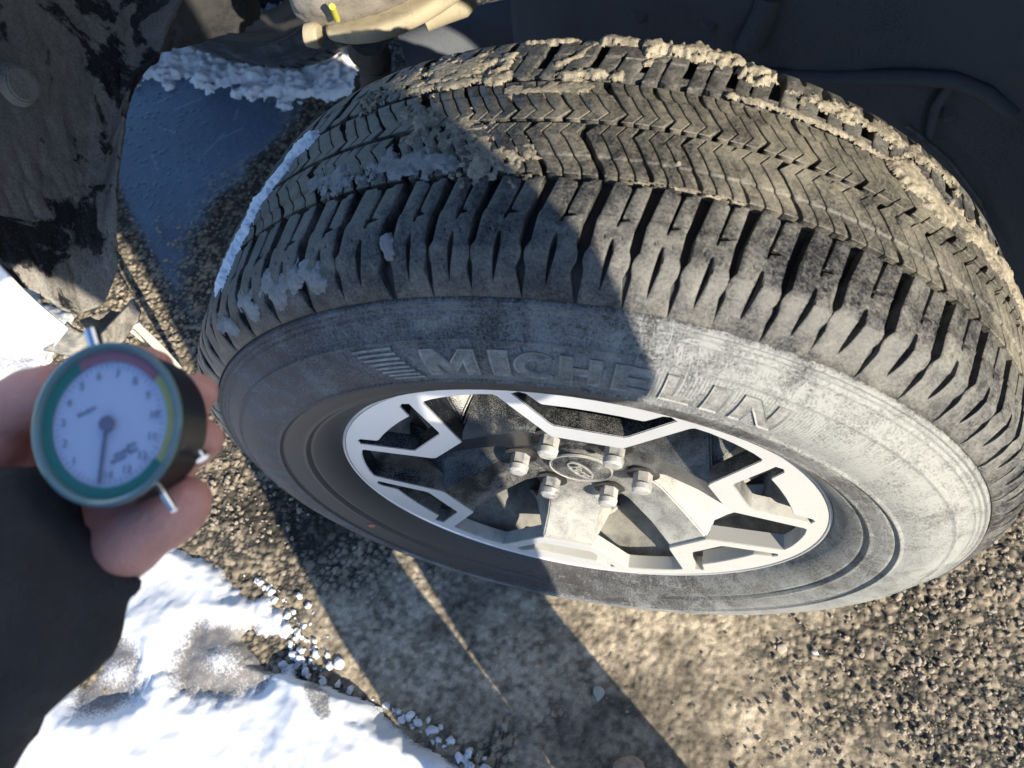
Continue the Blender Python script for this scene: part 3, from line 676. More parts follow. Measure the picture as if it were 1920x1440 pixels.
# --- mud, snow and clay stuck on the tyre
M_MUD = dusty('dry_mud', (.065, .056, .045), (.40, .355, .265), .42, 150, .9, 0, 1.0, 700, speck=.5)
M_CLAY = dusty('grey_clay', (.17, .17, .17), (.34, .34, .34), .5, 90, .9, 0, .8, 500)
M_ICE = mat('crusty_ice', (.74, .78, .84), .5); N = NT(M_ICE); N.b.inputs['Subsurface Weight'].default_value = .3; N.b.inputs['Subsurface Radius'].default_value = (.004, .006, .008)
N.b.inputs['Subsurface Scale'].default_value = 1
N.link(N.bump(N.noise(N.pos(), 300, 5, .7), .5, .002), N.b.inputs['Normal'])
def crust(name, path, width, thick, mtl, label=None, step=.0011, jag=.5, s=0, base=.0):
    """path: (theta, s mm) points; a lumpy crust of the given half width (mm) along it"""
    pt = np.array(path, float); L = pt*np.array([KX, 1])
    x0, y0 = L.min(0)-width*1.8; x1, y1 = L.max(0)+width*1.8; st_ = step*1000
    gx, gy = np.meshgrid(np.arange(x0, x1, st_), np.arange(y0, y1, st_), indexing='ij')
    dmin = np.full(gx.shape, 1e9); tt = np.linspace(0, 1, 12)
    for a, b in zip(L, L[1:]) if len(L) > 1 else [(L[0], L[0])]:
        for t_ in tt: dmin = np.minimum(dmin, np.hypot(gx-a[0]-(b[0]-a[0])*t_, gy-a[1]-(b[1]-a[1])*t_))
    n = fbm(gx*.11+s, gy*.11, 4, s); n2 = fbm(gx*.35, gy*.35, 4, s+3)
    m = 1-dmin/width+(n-.5)*2.6*jag+(n2-.5)*1.6*jag
    h = np.clip(m, -.3, 1); keep = h > -.12
    dome = sstep(-.15, .75, m)
    keep = m > -.12
    z = base*1000-1.6+(thick+1.6)*dome+((n2-.5)*min(thick*.35, 1.6)+(n-.5)*thick*.8)*dome+(fbm(gx*.8, gy*.8, 3, s+6)-.5)*.9*dome
    me, _ = grid_mesh(name, surf(gx/KX, gy/1000, z/1000), keep=keep)
    if len(me.polygons) == 0: return
    o = new_obj(name, me, mtl, tyre)
    if label: o['label'] = label
    return o
crust('ice_streak', [(-49, 62), (-47.5, 45), (-44.5, 20), (-41.5, -5), (-38.5, -34), (-37, -44)], 13, 4.0, M_ICE, 'pale ice frozen along the left of the tread', jag=.35, s=1)
crust('ice_patch', [(-30, 20), (-26, 27)], 11, .8, M_CLAY, s=2, jag=.8); crust('ice_patch', [(-22.5, 25), (-18, 27), (-14, 33)], 11, .8, M_CLAY, s=3, jag=.8)
crust('clay_patch', [(-41, 100), (-39.5, 112)], 10, .35, M_CLAY, s=5, jag=.8); crust('clay_patch', [(-35.5, 98), (-34, 110), (-31, 100)], 11, .25, M_CLAY, s=6, jag=.8)
crust('clay_patch', [(-29, 97), (-27.5, 112)], 9, .35, M_CLAY, s=7, jag=.8); crust('clay_patch', [(-47.5, 104), (-45, 116)], 9, .35, M_CLAY, s=8, jag=.8)
crust('clay_patch', [(-18.5, 88), (-18, 98)], 5, 1.2, M_CLAY, s=9)
crust('mud_clump', [(31, -42), (33.5, -34), (36.5, -30), (42, -30), (50, -32), (60, -35)], 14, 2.6, M_MUD, 'thick pale mud packed along the inner grooves', jag=.7, s=10)
crust('mud_clump', [(4, -84), (7, -88), (12, -86), (15, -78)], 10, 5.5, M_MUD, s=11, jag=.7)
crust('mud_clump', [(-1, -92), (3, -92)], 6, 3.5, M_MUD, s=12); crust('mud_clump', [(-9, -92), (-4, -92)], 5, 2, M_MUD, s=13)
crust('mud_clump', [(-22, -50), (-16, -47), (-10, -47)], 5, .8, M_MUD, s=14, jag=1.0); crust('mud_clump', [(-4, -47), (-1, -48), (1, -49)], 5, 1.6, M_MUD, s=15, jag=.8)
crust('mud_clump', [(12, -47), (18, -47), (25, -45), (31, -43)], 3.5, 1.5, M_MUD, s=16, jag=.5)
crust('mud_clump', [(-20, -20), (-17.5, -10), (-18, 2)], 12, .8, M_MUD, s=17, jag=.9); crust('mud_clump', [(-26, -62), (-18, -66), (-12, -70)], 15, 1.2, M_MUD, s=18, jag=1.2)
crust('mud_clump', [(4, 44), (9, 43.5), (14, 44)], 1.6, -.6, M_MUD, s=19, jag=.9); crust('mud_clump', [(7.6, 25)], 3, 2, M_MUD, s=20)
crust('mud_clump', [(-2, -88), (-3.5, -70), (-5, -60)], 3.5, .5, M_MUD, s=22, jag=.6); crust('mud_clump', [(5, -84), (3.5, -66)], 3.2, .5, M_MUD, s=23, jag=.6)
crust('mud_clump', [(20, -72), (30, -74), (40, -76)], 9, 1.5, M_MUD, s=24, jag=1.1)
crust('mud_film', [(-14, 10), (-8, 34)], 16, .15, M_MUD, s=40, jag=1.2); crust('mud_film', [(-9, -30), (-2, -34)], 7, .0, M_MUD, s=42, jag=1.1)

# ------------------------------------------------------------------ wheel
rim = adopt(lathe('wheel_rim', [(.1045, .2468), (.1045, .2400), (.090, .2370), (.080, .2325), (.070, .222), (.045, .212), (.02, .206), (-.08, .206), (-.11, .225), (-.112, .235), (-.108, .236), (-.08, .2305), (.02, .225), (.05, .232), (.075, .2375), (.100, .2470), (.1045, .2468)], M_BARREL, None, 128))
lathe('rim_lip', [(.100, .2432), (.1085, .2436), (.1100, .2446), (.1104, .2456), (.1095, .2468), (.105, .2474)], M_ALU, rim, 160)
PH = 4.0       # rotation of the spoke pattern, degrees
def pol(th, r): t = math.radians(th); return (r*math.sin(t), r*math.cos(t))   # local: x towards the rear (image right), y up
def face_obj():
    bm = bmesh.new(); loops = []
    loops.append([pol(k*3, .2440) for k in range(120)])
    inner = []
    for k in range(6):
        c = 60*k+PH
        inner += [pol(c-21, .2265), pol(c-20.4, .2235), pol(c-12.6, .1565), pol(c-11.2, .1525), pol(c+11.2, .1525), pol(c+12.6, .1565), pol(c+20.4, .2235), pol(c+21, .2265)]
        inner += [pol(c+21+(18)*j/6, .2275) for j in range(1, 6)]
    loops.append(inner)
    for k in range(6):
        c = 60*k+PH
        o = [(-15.0, .2315), (-16.6, .2285), (-15.8, .221), (-10.6, .179), (-9.6, .1755), (9.6, .1755), (10.6, .179), (15.8, .221), (16.6, .2285), (15.0, .2315), (13.7, .229), (11.6, .2145), (11.0, .2125), (6, .2115), (0, .211), (-6, .2115), (-11.0, .2125), (-11.6, .2145), (-13.7, .229)]
        loops.append([pol(c+a, r) for a, r in o])
    edges = []
    for lp in loops:
        vv = [bm.verts.new((x, y, 0)) for x, y in lp]; edges += [bm.edges.new((vv[i], vv[(i+1) % len(vv)])) for i in range(len(vv))]
    bmesh.ops.triangle_fill(bm, use_beauty=True, use_dissolve=False, edges=edges, normal=(0, 0, 1))
    bmesh.ops.dissolve_limit(bm, angle_limit=.01, verts=bm.verts, edges=bm.edges)
    for f in bm.faces:
        if f.normal.z < 0: f.normal_flip()
    r = bmesh.ops.extrude_face_region(bm, geom=bm.faces[:])
    nv = [g for g in r['geom'] if isinstance(g, bmesh.types.BMVert)]
    # the new region becomes the visible front
    for v in bm.verts: v.co.z = -.017
    for v in nv: v.co.z = .0
    bmesh.ops.recalc_face_normals(bm, faces=bm.faces)
    bmesh.ops.bevel(bm, geom=[e for e in bm.edges if len(e.link_faces) == 2 and e.calc_face_angle(0) > .8 and all(abs(v.co.z) < 1e-5 for v in e.verts)], offset=.0007, segments=2, affect='EDGES', clamp_overlap=True)
    for f in bm.faces: f.material_index = 0 if f.normal.z > .15 else 1
    for v in bm.verts: x, y, z = v.co; v.co = (-x, .109+z, y)
    bmesh.ops.recalc_face_normals(bm, faces=bm.faces)
    o = bm_obj('machined_face', bm, [M_ALU, M_BLACK], rim, .5); return o
face_obj()
def spoke_me():
    secs = [(.050, .030, .030, .064, .030), (.085, .029, .040, .071, .030), (.120, .0285, .044, .088, .040), (.149, .0300, .047, .1055, .055), (.1535, .0300, .048, .1065, .058), (.1560, .0300, .048, .088, .055), (.180, .036, .056, .070, .040), (.2300, .046, .070, .048, .022)]
    bm = bmesh.new(); rings = []
    for r, hw, hb, top, bot in secs:
        rings.append([bm.verts.new((x, a, r)) for x, a in ((-hb, bot), (-hw-.004, top-.010), (-hw, top), (0, top), (hw, top), (hw+.004, top-.010), (hb, bot))])
    for A, B in zip(rings, rings[1:]):
        for i in range(6): bm.faces.new((A[i], A[i+1], B[i+1], B[i]))
        bm.faces.new((A[6], A[0], B[0], B[6]))
    bm.faces.new(rings[0]); bm.faces.new(rings[-1][::-1]); bmesh.ops.recalc_face_normals(bm, faces=bm.faces)
    bmesh.ops.bevel(bm, geom=[e for e in bm.edges if e.calc_face_angle(0) > .35], offset=.0016, segments=2, affect='EDGES', clamp_overlap=True)
    for f in bm.faces: f.smooth = True
    for e in bm.edges:
        if len(e.link_faces) == 2 and e.calc_face_angle(0) > .5: e.smooth = False
    me = D.meshes.new('spoke'); bm.to_mesh(me); bm.free(); me.materials.append(M_BLACK); return me
sm = spoke_me()
for k in range(6): place_block('spoke', sm, 60*k+PH, rim)
lathe('hub', [(.0, .08), (.045, .080), (.058, .074), (.0645, .062), (.0655, .045), (.0655, .034), (.0655, 0)], M_BLACK, rim, 72)
cap = lathe('centre_cap', [(.064, .0335), (.0715, .0330), (.0735, .0315), (.0725, .0300), (.0732, .0285), (.0745, .0), ], M_BLACK, rim, 64)
def hexnut():
    bm = bmesh.new(); prof = [(.060, .0125), (.064, .0125), (.0655, .0112), (.081, .0108), (.0825, .0118), (.0885, .0108), (.0905, .0085), (.0912, .004), (.0914, 0)]
    rings = []
    for a, r in prof:
        hx = .0655 <= a <= .081
        if r == 0: rings.append([bm.verts.new((0, a, 0))]); continue
        rings.append([bm.verts.new(((r*(math.cos(PI/6)/math.cos(((t_+PI/6) % (PI/3))-PI/6) if hx else 1))*math.sin(t_), a, (r*(math.cos(PI/6)/math.cos(((t_+PI/6) % (PI/3))-PI/6) if hx else 1))*math.cos(t_))) for t_ in [2*PI*i/24 for i in range(24)]])
    for A, B in zip(rings, rings[1:]):
        for i in range(24):
            j = (i+1) % 24
            if len(B) == 1: bm.faces.new((A[i], A[j], B[0]))
            else: bm.faces.new((A[i], A[j], B[j], B[i]))
    bmesh.ops.recalc_face_normals(bm, faces=bm.faces)
    for f in bm.faces: f.smooth = True
    for e in bm.edges:
        if len(e.link_faces) == 2 and e.calc_face_angle(0) > .45: e.smooth = False
    me = D.meshes.new('lug_nut'); bm.to_mesh(me); bm.free(); me.materials.append(M_CHROME); return me
nm = hexnut()
bm = bmesh.new(); bmesh.ops.create_cone(bm, cap_ends=True, segments=32, radius1=.0175, radius2=.0165, depth=.004)
for v in bm.verts: v.co = (v.co.x, -v.co.z+.0665, v.co.y)
bmesh.ops.recalc_face_normals(bm, faces=bm.faces)
pm = D.meshes.new('nut_seat'); bm.to_mesh(pm); bm.free(); pm.materials.append(M_BRAKE)
for k in range(6):
    t_ = math.radians(31+60*k); loc = Vector((-.0655*math.sin(t_), 0, .0655*math.cos(t_)))
    for nme, mm_ in (('lug_nut', nm), ('nut_seat', pm)):
        o = new_obj(nme, mm_, None, rim); o.location = loc+Vector((0, .0045, 0)) if nme == 'lug_nut' else loc
        if nme == 'lug_nut': o.scale = (.92, .93, .92)
    o = rim
# emblem on the cap: an oval ring with the script inside, turned with the wheel
EM = Matrix.Translation((0, .0750, 0)) @ Matrix.Rotation(math.radians(-58), 4, 'Y')
def to_cap(v, lift=0): return EM @ Vector((-v[0], v[2]+lift, v[1]))
bm = bmesh.new(); n = 48; R1 = [(math.cos(2*PI*i/n)*.0215, math.sin(2*PI*i/n)*.0098) for i in range(n)]; R2 = [(math.cos(2*PI*i/n)*.0198, math.sin(2*PI*i/n)*.0082) for i in range(n)]
ra = [bm.verts.new(to_cap((x, y, -.001))) for x, y in R1]; rb = [bm.verts.new(to_cap((x, y, .0008))) for x, y in R1]; rc = [bm.verts.new(to_cap((x, y, .0008))) for x, y in R2]; rd = [bm.verts.new(to_cap((x, y, -.001))) for x, y in R2]
for A, B in ((ra, rb), (rb, rc), (rc, rd)):
    for i in range(n): bm.faces.new((A[i], A[(i+1) % n], B[(i+1) % n], B[i]))
bmesh.ops.recalc_face_normals(bm, faces=bm.faces)
M_EMB = dusty('emblem_metal', (.22, .23, .24), (.40, .39, .34), .5, 200, .4, .3)
bm_obj('emblem_ring', bm, M_EMB, rim, .6)
lathe('cap_ring', [(.0715, .0342), (.0737, .0338), (.0740, .0328), (.0728, .0320)], M_EMB, rim, 64)
me = text_mesh('Ford', .0150, .0006, shear=.35)
for v in me.vertices: v.co = to_cap((v.co.x, v.co.y-.0048, v.co.z), .0005)
new_obj('emblem_script', me, M_EMB, rim)
# brake parts seen between the spokes
adopt(lathe('brake_disc', [(-.012, .07), (-.012, .165), (-.036, .165), (-.036, .07)], M_BRAKE, None, 96))
adopt(lathe('brake_drum_hat', [(.03, 0), (.03, .072), (-.012, .078)], M_BRAKE, None, 64))
def arcbox(name, r0, r1, a0, a1, t0, t1, mtl, n=10, bevel=.004):
    pts = []
    bm = bmesh.new(); rings = []
    for i in range(n+1):
        t_ = math.radians(t0+(t1-t0)*i/n); rings.append([bm.verts.new((-r*math.sin(t_), a, r*math.cos(t_))) for r, a in ((r0, a0), (r1, a0), (r1, a1), (r0, a1))])
    for A, B in zip(rings, rings[1:]):
        for i in range(4): bm.faces.new((A[i], A[(i+1) % 4], B[(i+1) % 4], B[i]))
    bm.faces.new(rings[0]); bm.faces.new(rings[-1][::-1]); bmesh.ops.recalc_face_normals(bm, faces=bm.faces)
    return adopt(bm_obj(name, bm, mtl, None, .6, bevel))
cal = arcbox('brake_caliper', .095, .185, -.055, .028, -75, -25, M_BRAKE2)
arcbox('caliper_bridge', .15, .192, -.02, .036, -66, -54, M_BRAKE)
for t_ in (-36, -62):
    q_ = math.radians(t_); adopt(bm_obj('caliper_bolt', tube_bm([(-.15*math.sin(q_), .03, .15*math.cos(q_)), (-.15*math.sin(q_), .046, .15*math.cos(q_))], .010, 6), M_CHROME))
adopt(bm_obj('brake_hose', tube_bm([(.02, .03, .175), (.045, .045, .165), (.06, .04, .14), (.05, .035, .115), (.075, .03, .10)], .004, 8), M_BRAKE2, None, 1.2))
arcbox('dust_shield', .17, .195, -.045, -.042, -180, 180, M_BRAKE, 48, 0)

# ------------------------------------------------------------------ body, liner and suspension
TV = Vector((.989, -.148, 0)); LV = Vector((.148, .989, 0))
def tl(t, l, z): return TV*t+LV*l+Vector((0, 0, z))
def sheet(name, rows, mtl, thick=.004, noise=0, res=None, ns=0, smooth=True, cut=None):
    """loft through rows of points, refined and roughened, then given thickness"""
    R = np.array([[list(p) for p in r] for r in rows], float); nu, nv = R.shape[:2]; k = res or 6
    ui = np.linspace(0, nu-1, (nu-1)*k+1); vi = np.linspace(0, nv-1, (nv-1)*k+1)
    A = np.stack([np.stack([np.interp(ui, range(nu), R[:, j, c]) for j in range(nv)], 1) for c in range(3)], -1)
    B = np.stack([np.stack([np.interp(vi, range(nv), A[i, :, c]) for i in range(len(ui))], 0) for c in range(3)], -1)
    if smooth:
        for _ in range(k):
            Bp = np.pad(B, ((1, 1), (1, 1), (0, 0)), mode='edge'); Bn = B.copy()
            Bn[1:-1, 1:-1] = (Bp[:-2, 1:-1]+Bp[2:, 1:-1]+Bp[1:-1, :-2]+Bp[1:-1, 2:])[1:-1, 1:-1]/4
            Bn[0, 1:-1] = (B[0, :-2]+B[0, 2:]+2*B[0, 1:-1])/4; Bn[-1, 1:-1] = (B[-1, :-2]+B[-1, 2:]+2*B[-1, 1:-1])/4
            Bn[1:-1, 0] = (B[:-2, 0]+B[2:, 0]+2*B[1:-1, 0])/4; Bn[1:-1, -1] = (B[:-2, -1]+B[2:, -1]+2*B[1:-1, -1])/4; B = Bn
    if noise:
        du = np.gradient(B, axis=0); dv = np.gradient(B, axis=1); nn = np.cross(du, dv); nn /= np.linalg.norm(nn, axis=-1, keepdims=True)+1e-9
        f = fbm(B[..., 0]*18+B[..., 2]*9+ns, B[..., 1]*18+B[..., 2]*14, 5, ns)-.5
        g = np.clip(fbm(B[..., 0]*60+B[..., 2]*30, B[..., 1]*60+B[..., 2]*45, 4, ns+2)-.5, 0, 1)
        B = B+nn*(f*noise+g*noise*1.2)[..., None]
    me, _ = grid_mesh(name, B); o = new_obj(name, me, mtl)
    if thick: md = o.modifiers.new('thickness', 'SOLIDIFY'); md.thickness = thick; md.offset = 0
    return adopt(o)
# rear and inboard wall of the wheel housing
plan = [(-.66, .20), (-.665, .05), (-.65, -.12), (-.58, -.30), (-.45, -.42), (-.25, -.49), (0, -.52), (.10, -.53), (.19, -.55)]
rows = []
for z, inn in ((-.17, .0), (-.05, 0), (.10, 0), (.25, .02), (.40, .06), (.52, .12), (.60, .22), (.635, .34)):
    rows.append([(x*(1-inn*.55), y+(inn*.8 if y < -.2 else 0), z+.03*math.sin(x*6)) for x, y in plan])
sheet('wheel_arch_liner', rows, M_LINER, .004, .012, 8, 3)
sheet('wheel_arch_roof', [[(-.60, .16, .64), (-.3, .13, .66), (0, .08, .665), (.3, .03, .655), (.56, -.01, .62)], [(-.55, 0, .655), (-.3, 0, .665), (0, -.05, .67), (.3, -.1, .66), (.56, -.13, .63)], [(-.5, -.2, .63), (-.25, -.3, .64), (0, -.3, .65), (.3, -.35, .64), (.56, -.35, .62)]], M_LINER, .004, .004, 5)
# ribs pressed into the liner
for pts in ([at(1440, -20, z=.16)+Vector((0, .02, 0)), at(1418, 60, z=.08)+Vector((0, .02, 0)), at(1400, 110, z=.03)+Vector((0, .02, 0))],):
    pass
def liner_y(x): return float(np.interp(x, [p[0] for p in plan[3:]], [p[1] for p in plan[3:]]))
def on_liner(u, v, off=.012):
    d = (RC.transposed() @ Vector(((u-960)/1430.83, -(v-720)/1430.83, -1)))
    t_ = .3
    while t_ < 2.5:
        q = CAM+d*t_
        if q.y < liner_y(q.x)+off and q.x > -.6 or q.x < -.64: return q
        t_ += .002
    return CAM+d*1.2
adopt(bm_obj('liner_rib', tube_bm([on_liner(u, v) for u, v in ((1095, 142), (1250, 138), (1400, 140), (1560, 146), (1700, 145), (1790, 150), (1850, 175), (1900, 215))], .010, 8), M_LINER, None, 1.2))
adopt(bm_obj('liner_rib', tube_bm([on_liner(u, v) for u, v in ((1445, -10), (1425, 45), (1400, 90))], .016, 8), M_LINER, None, 1.2))
adopt(bm_obj('liner_rib', tube_bm([on_liner(u, v) for u, v in ((1790, 150), (1755, 200), (1740, 260))], .006, 8), M_LINER, None, 1.2))
adopt(bm_obj('liner_rib', tube_bm([on_liner(u, v, .02) for u, v in ((1700, 235), (1780, 300), (1840, 380), (1870, 460))], .003, 6), dusty('scuffed_edge', (.03, .03, .035), (.2, .2, .2), .5, 80), None, 1.2))
for u_, v_ in ((1330, 40), (1600, 70), (1780, 210), (1835, 60), (1200, 25), (1870, 330)):
    q_ = on_liner(u_, v_, .006); bm = bmesh.new(); bmesh.ops.create_cone(bm, cap_ends=True, segments=20, radius1=.013, radius2=.008, depth=.006, matrix=Matrix.Translation(q_) @ (CAM-q_).to_track_quat('Z', 'Y').to_matrix().to_4x4())
    adopt(bm_obj('push_pin', bm, M_LINER, None, .6, .001))
adopt(bm_obj('liner_seam', tube_bm([on_liner(u_, v_, .004) for u_, v_ in ((1960, 262), (1850, 252), (1740, 262), (1640, 240))], .0035, 6), M_LINER, None, 1.2))
# muddy front wall of the housing
def fw(u, v, off=0):
    """pixel on the front wall plane, which faces the wheel"""
    d = RC.transposed() @ Vector(((u-960)/1430.83, -(v-720)/1430.83, -1)); n_ = Vector((.97, -.02, -.24)).normalized(); p0 = Vector((.665, -.1, .02))+n_*off
    return CAM+d*((p0-CAM).dot(n_)/d.dot(n_))
front_rows = [[fw(-260, -260), fw(-200, 60), fw(-150, 250), fw(-70, 430), fw(10, 520, .03)],
              [fw(0, -200, .06), fw(30, 60, .05), fw(20, 260, .03), fw(50, 420, .02), fw(90, 560, .0)],
              [fw(180, -200, .06), fw(160, 60, .05), fw(160, 260, .045), fw(150, 420, .02), fw(140, 590, 0)],
              [fw(330, -200, .05), fw(262, 70, .03), fw(200, 300, .03), fw(195, 450, .0), fw(172, 588, -.005)],
              [fw(420, -200, -.01), fw(296, 106, -.01), fw(240, 140, -.01), fw(219, 330, -.012), fw(219, 505, -.012)]]
front_rows[3][4] = fw(195, 572, -.006)
sheet('front_liner_panel', front_rows, M_PEEL, .006, .009, 26, 11)
bm = bmesh.new(); q = fw(38, 158, -.004)
nrm = Vector((-.97, .02, .24)).normalized(); rot = nrm.to_track_quat('Z', 'Y').to_matrix().to_4x4()
bmesh.ops.create_cone(bm, cap_ends=True, segments=24, radius1=.026, radius2=.020, depth=.012, matrix=Matrix.Translation(q) @ rot)
adopt(bm_obj('trim_clip', bm, M_MUDDY, None, .6, .002))
# inboard front part of the housing and the air dam
sheet('air_deflector', [[at(250, -250, z=.16), at(262, -20, z=.10), at(276, 60, z=.05), at(300, 100, z=.02)], [at(380, -250, z=.16), at(370, -20, z=.10), at(370, 45, z=.05), at(360, 76, z=.02)], [at(500, -250, z=.13), at(450, -20, z=.08), at(455, 30, z=.04), at(442, 60, z=.02)], [at(560, -250, z=.02), at(484, -20, z=.01), at(486, 10, z=.01), at(484, 36, z=.0)]], M_SPECK, .01, .018, 16, 21)
# second tyre standing beyond the housing
tyre2 = D.objects.new('tyre', TYRE_ME); C.objects.link(tyre2); tyre2['label'] = 'dark wet tyre standing in snow beyond the axle'
tyre2.parent = truck; tyre2.matrix_parent_inverse = truck.matrix_basis.inverted()
TP = Vector((.90, -1.055, 0)); tyre2.location = TP; tyre2.rotation_euler = (0, 0, math.radians(-6))
for k in range(22):
    th_ = 96+k*7.4
    for fl, me_, extra in ((False, SH['L'], 0), (False, RB['L'], 0)):
        place_block('shoulder_block' if me_ is SH['L'] else 'rib_block', me_, th_, tyre2)
# suspension: knuckle, lower arm, ball joint
zA = .13
kp = [at(530, -60, z=.25), at(535, 0, z=.23), at(560, 48, z=.19), at(600, 60, z=.18), at(660, 48, z=.19), at(740, 18, z=.21), at(800, -30, z=.24), at(650, -60, z=.28), at(600, 10, z=.25)]
bm = bmesh.new(); [bm.verts.new(p_) for p_ in kp+[p_-Vector((0, .05, .03)) for p_ in kp]]
bmesh.ops.convex_hull(bm, input=bm.verts); bmesh.ops.delete(bm, geom=[v for v in bm.verts if not v.link_faces], context='VERTS')
bmesh.ops.subdivide_edges(bm, edges=bm.edges[:], cuts=5, use_grid_fill=True)
for _ in range(6): bmesh.ops.smooth_vert(bm, verts=bm.verts, factor=.5, use_axis_x=True, use_axis_y=True, use_axis_z=True)
for v in bm.verts: v.co += v.normal*(fbm(np.array([v.co.x*60]), np.array([v.co.y*60+v.co.z*50]), 4, 5)[0]-.5)*.012
adopt(bm_obj('steering_knuckle', bm, M_KNUCKLE, None, 1.5))
def arm_part(name, ct, rt, mtl, flat=1.0):
    pts = [at(u, v, z=z) for u, v, z in ct]
    bm = tube_bm(pts, rt, 16)
    return adopt(bm_obj(name, bm, mtl, None, .9, 0))
_top = [at(u, v, z=z) for u, v, z in ((612, 50, .190), (655, 46, .195), (700, 40, .20), (760, 20, .205), (825, -15, .21), (885, -70, .215))]
_bot = [at(u, v, z=z) for u, v, z in ((632, 76, .185), (662, 84, .185), (707, 80, .19), (758, 62, .19), (814, 33, .195), (876, -10, .20))]
_mid = [(a_+b_)/2+Vector((0, .012, .008)) for a_, b_ in zip(_top, _bot)]
_back = [b_+Vector((0, -.03, -.004)) for b_ in _bot]
sheet('lower_control_arm', [[a_+Vector((0, -.02, .0)) for a_ in _top], _top, _mid, _bot, _back], M_ARM, .006, .002, 6, 41)
adopt(bm_obj('paint_mark', tube_bm([at(632, 14, z=.245)+Vector((0, .01, .008)), at(640, 40, z=.215)+Vector((0, .008, .008))], .0035, 8), mat('lime_paint', (.62, .60, .08), .6), None, 1.2))
arm_part('lower_control_arm', [(575, 66, .19), (592, 66, .19), (600, 66, .19)], [.013, .015, .012], M_ARM)
arm_part('control_arm_bushing', [(790, 30, .155), (830, 10, .16), (868, -2, .165), (886, -8, .165)], [.020, .022, .021, .014], M_ARM)
arm_part('ball_joint', [(690, 70, .09), (690, 92, .06), (700, 108, .035), (702, 112, .03)], [.026, .029, .026, .018], M_BOOT)
arm_part('ball_joint_stud', [(703, 112, .03), (704, 150, -.04), (705, 175, -.09)], [.024, .024, .024], M_BOOT)
arm_part('axle_half_shaft', [(760, 110, .02), (900, 60, .03), (1050, 20, .05), (1200, -40, .08)], [.035, .035, .03, .03], M_LINER)
# brace between bumper and frame (dark) seen behind
# white bumper corner with rolled lip
P0 = lambda u, v, c=.08: (lambda d: CAM+d*((c-CAM.dot(LV))/d.dot(LV)))(RC.transposed() @ Vector(((u-960)/1430.83, -(v-720)/1430.83, -1)))
edge = [P0(-260, 250), P0(-120, 385), P0(0, 496), P0(40, 540), P0(85, 582), P0(128, 616)]
low = [P0(-330, 620, .085), P0(-200, 640, .085), P0(0, 654, .085), P0(35, 660, .085), P0(65, 665, .085), P0(88, 668, .085)]
bel = [P0(-330, 640, .06), P0(-200, 652, .06), P0(0, 664, .06), P0(35, 668, .06), P0(65, 672, .06), P0(88, 674, .06)]
midr = [(a_+b_)/2+LV*.012 for a_, b_ in zip(edge, low)]
inl = [p_-LV*.035+TV*.008 for p_ in edge]
r25 = [a_*.85+b_*.15+LV*.006 for a_, b_ in zip(edge, low)]
sheet('bumper_corner', [edge, r25, midr, low, bel], M_WHITE, .003, 0, 6, smooth=True)
# rest of the body, outside the frame: fender with its arch, bumper, hood edge
def fender():
    out = []; n = 40
    arch = [(t_, .67*(1-(abs(t_)/.685)**4)**.25) for t_ in np.linspace(-.68, .60, 34)]
    arch = [(-.69, -.16)]+arch
    bm = bmesh.new(); top = .95
    va = [bm.verts.new(tl(t_, .085+.02*max(0, 1-abs(z_-.5)), z_)) for t_, z_ in arch]
    vb = [bm.verts.new(tl(t_*1.6 if abs(t_) > .3 else t_*1.3, .085, max(z_*1.05+.18, .05) if abs(t_) > .5 else top)) for t_, z_ in arch]
    vc = [bm.verts.new(tl(t_*.995, .055, z_+.0)) for t_, z_ in arch]
    for A, B in ((va, vb), (vc, va)):
        for i in range(len(A)-1): bm.faces.new((A[i], A[i+1], B[i+1], B[i]))
    bmesh.ops.recalc_face_normals(bm, faces=bm.faces)
    o = bm_obj('fender', bm, M_WHITE, None, .5); md = o.modifiers.new('thickness', 'SOLIDIFY'); md.thickness = .003
    return adopt(o)
fender()
bm = box_bm(2.1, 1.7, .05, Matrix.Translation(tl(-.1, -.82, .97)) @ Matrix.Rotation(math.atan2(-.148, .989), 4, 'Z'))
adopt(bm_obj('hood', bm, M_WHITE, None, .6, .02))
bm = box_bm(.35, 1.3, .30, Matrix.Translation(tl(1.42, -.72, .02)) @ Matrix.Rotation(math.atan2(-.148, .989), 4, 'Z'))
adopt(bm_obj('bumper', bm, M_WHITE, None, .6, .03))
bm = box_bm(3.2, .10, .14, Matrix.Translation(tl(-.5, -.75, .12)) @ Matrix.Rotation(math.atan2(-.148, .989), 4, 'Z'))
adopt(bm_obj('frame_rail', bm, M_LINER, None, .6, .01))
bm = box_bm(1.3, 1.2, .5, Matrix.Translation(tl(-.1, -1.35, .55)) @ Matrix.Rotation(math.atan2(-.148, .989), 4, 'Z'))
adopt(bm_obj('engine_bay', bm, M_LINER, None, .6, .02))
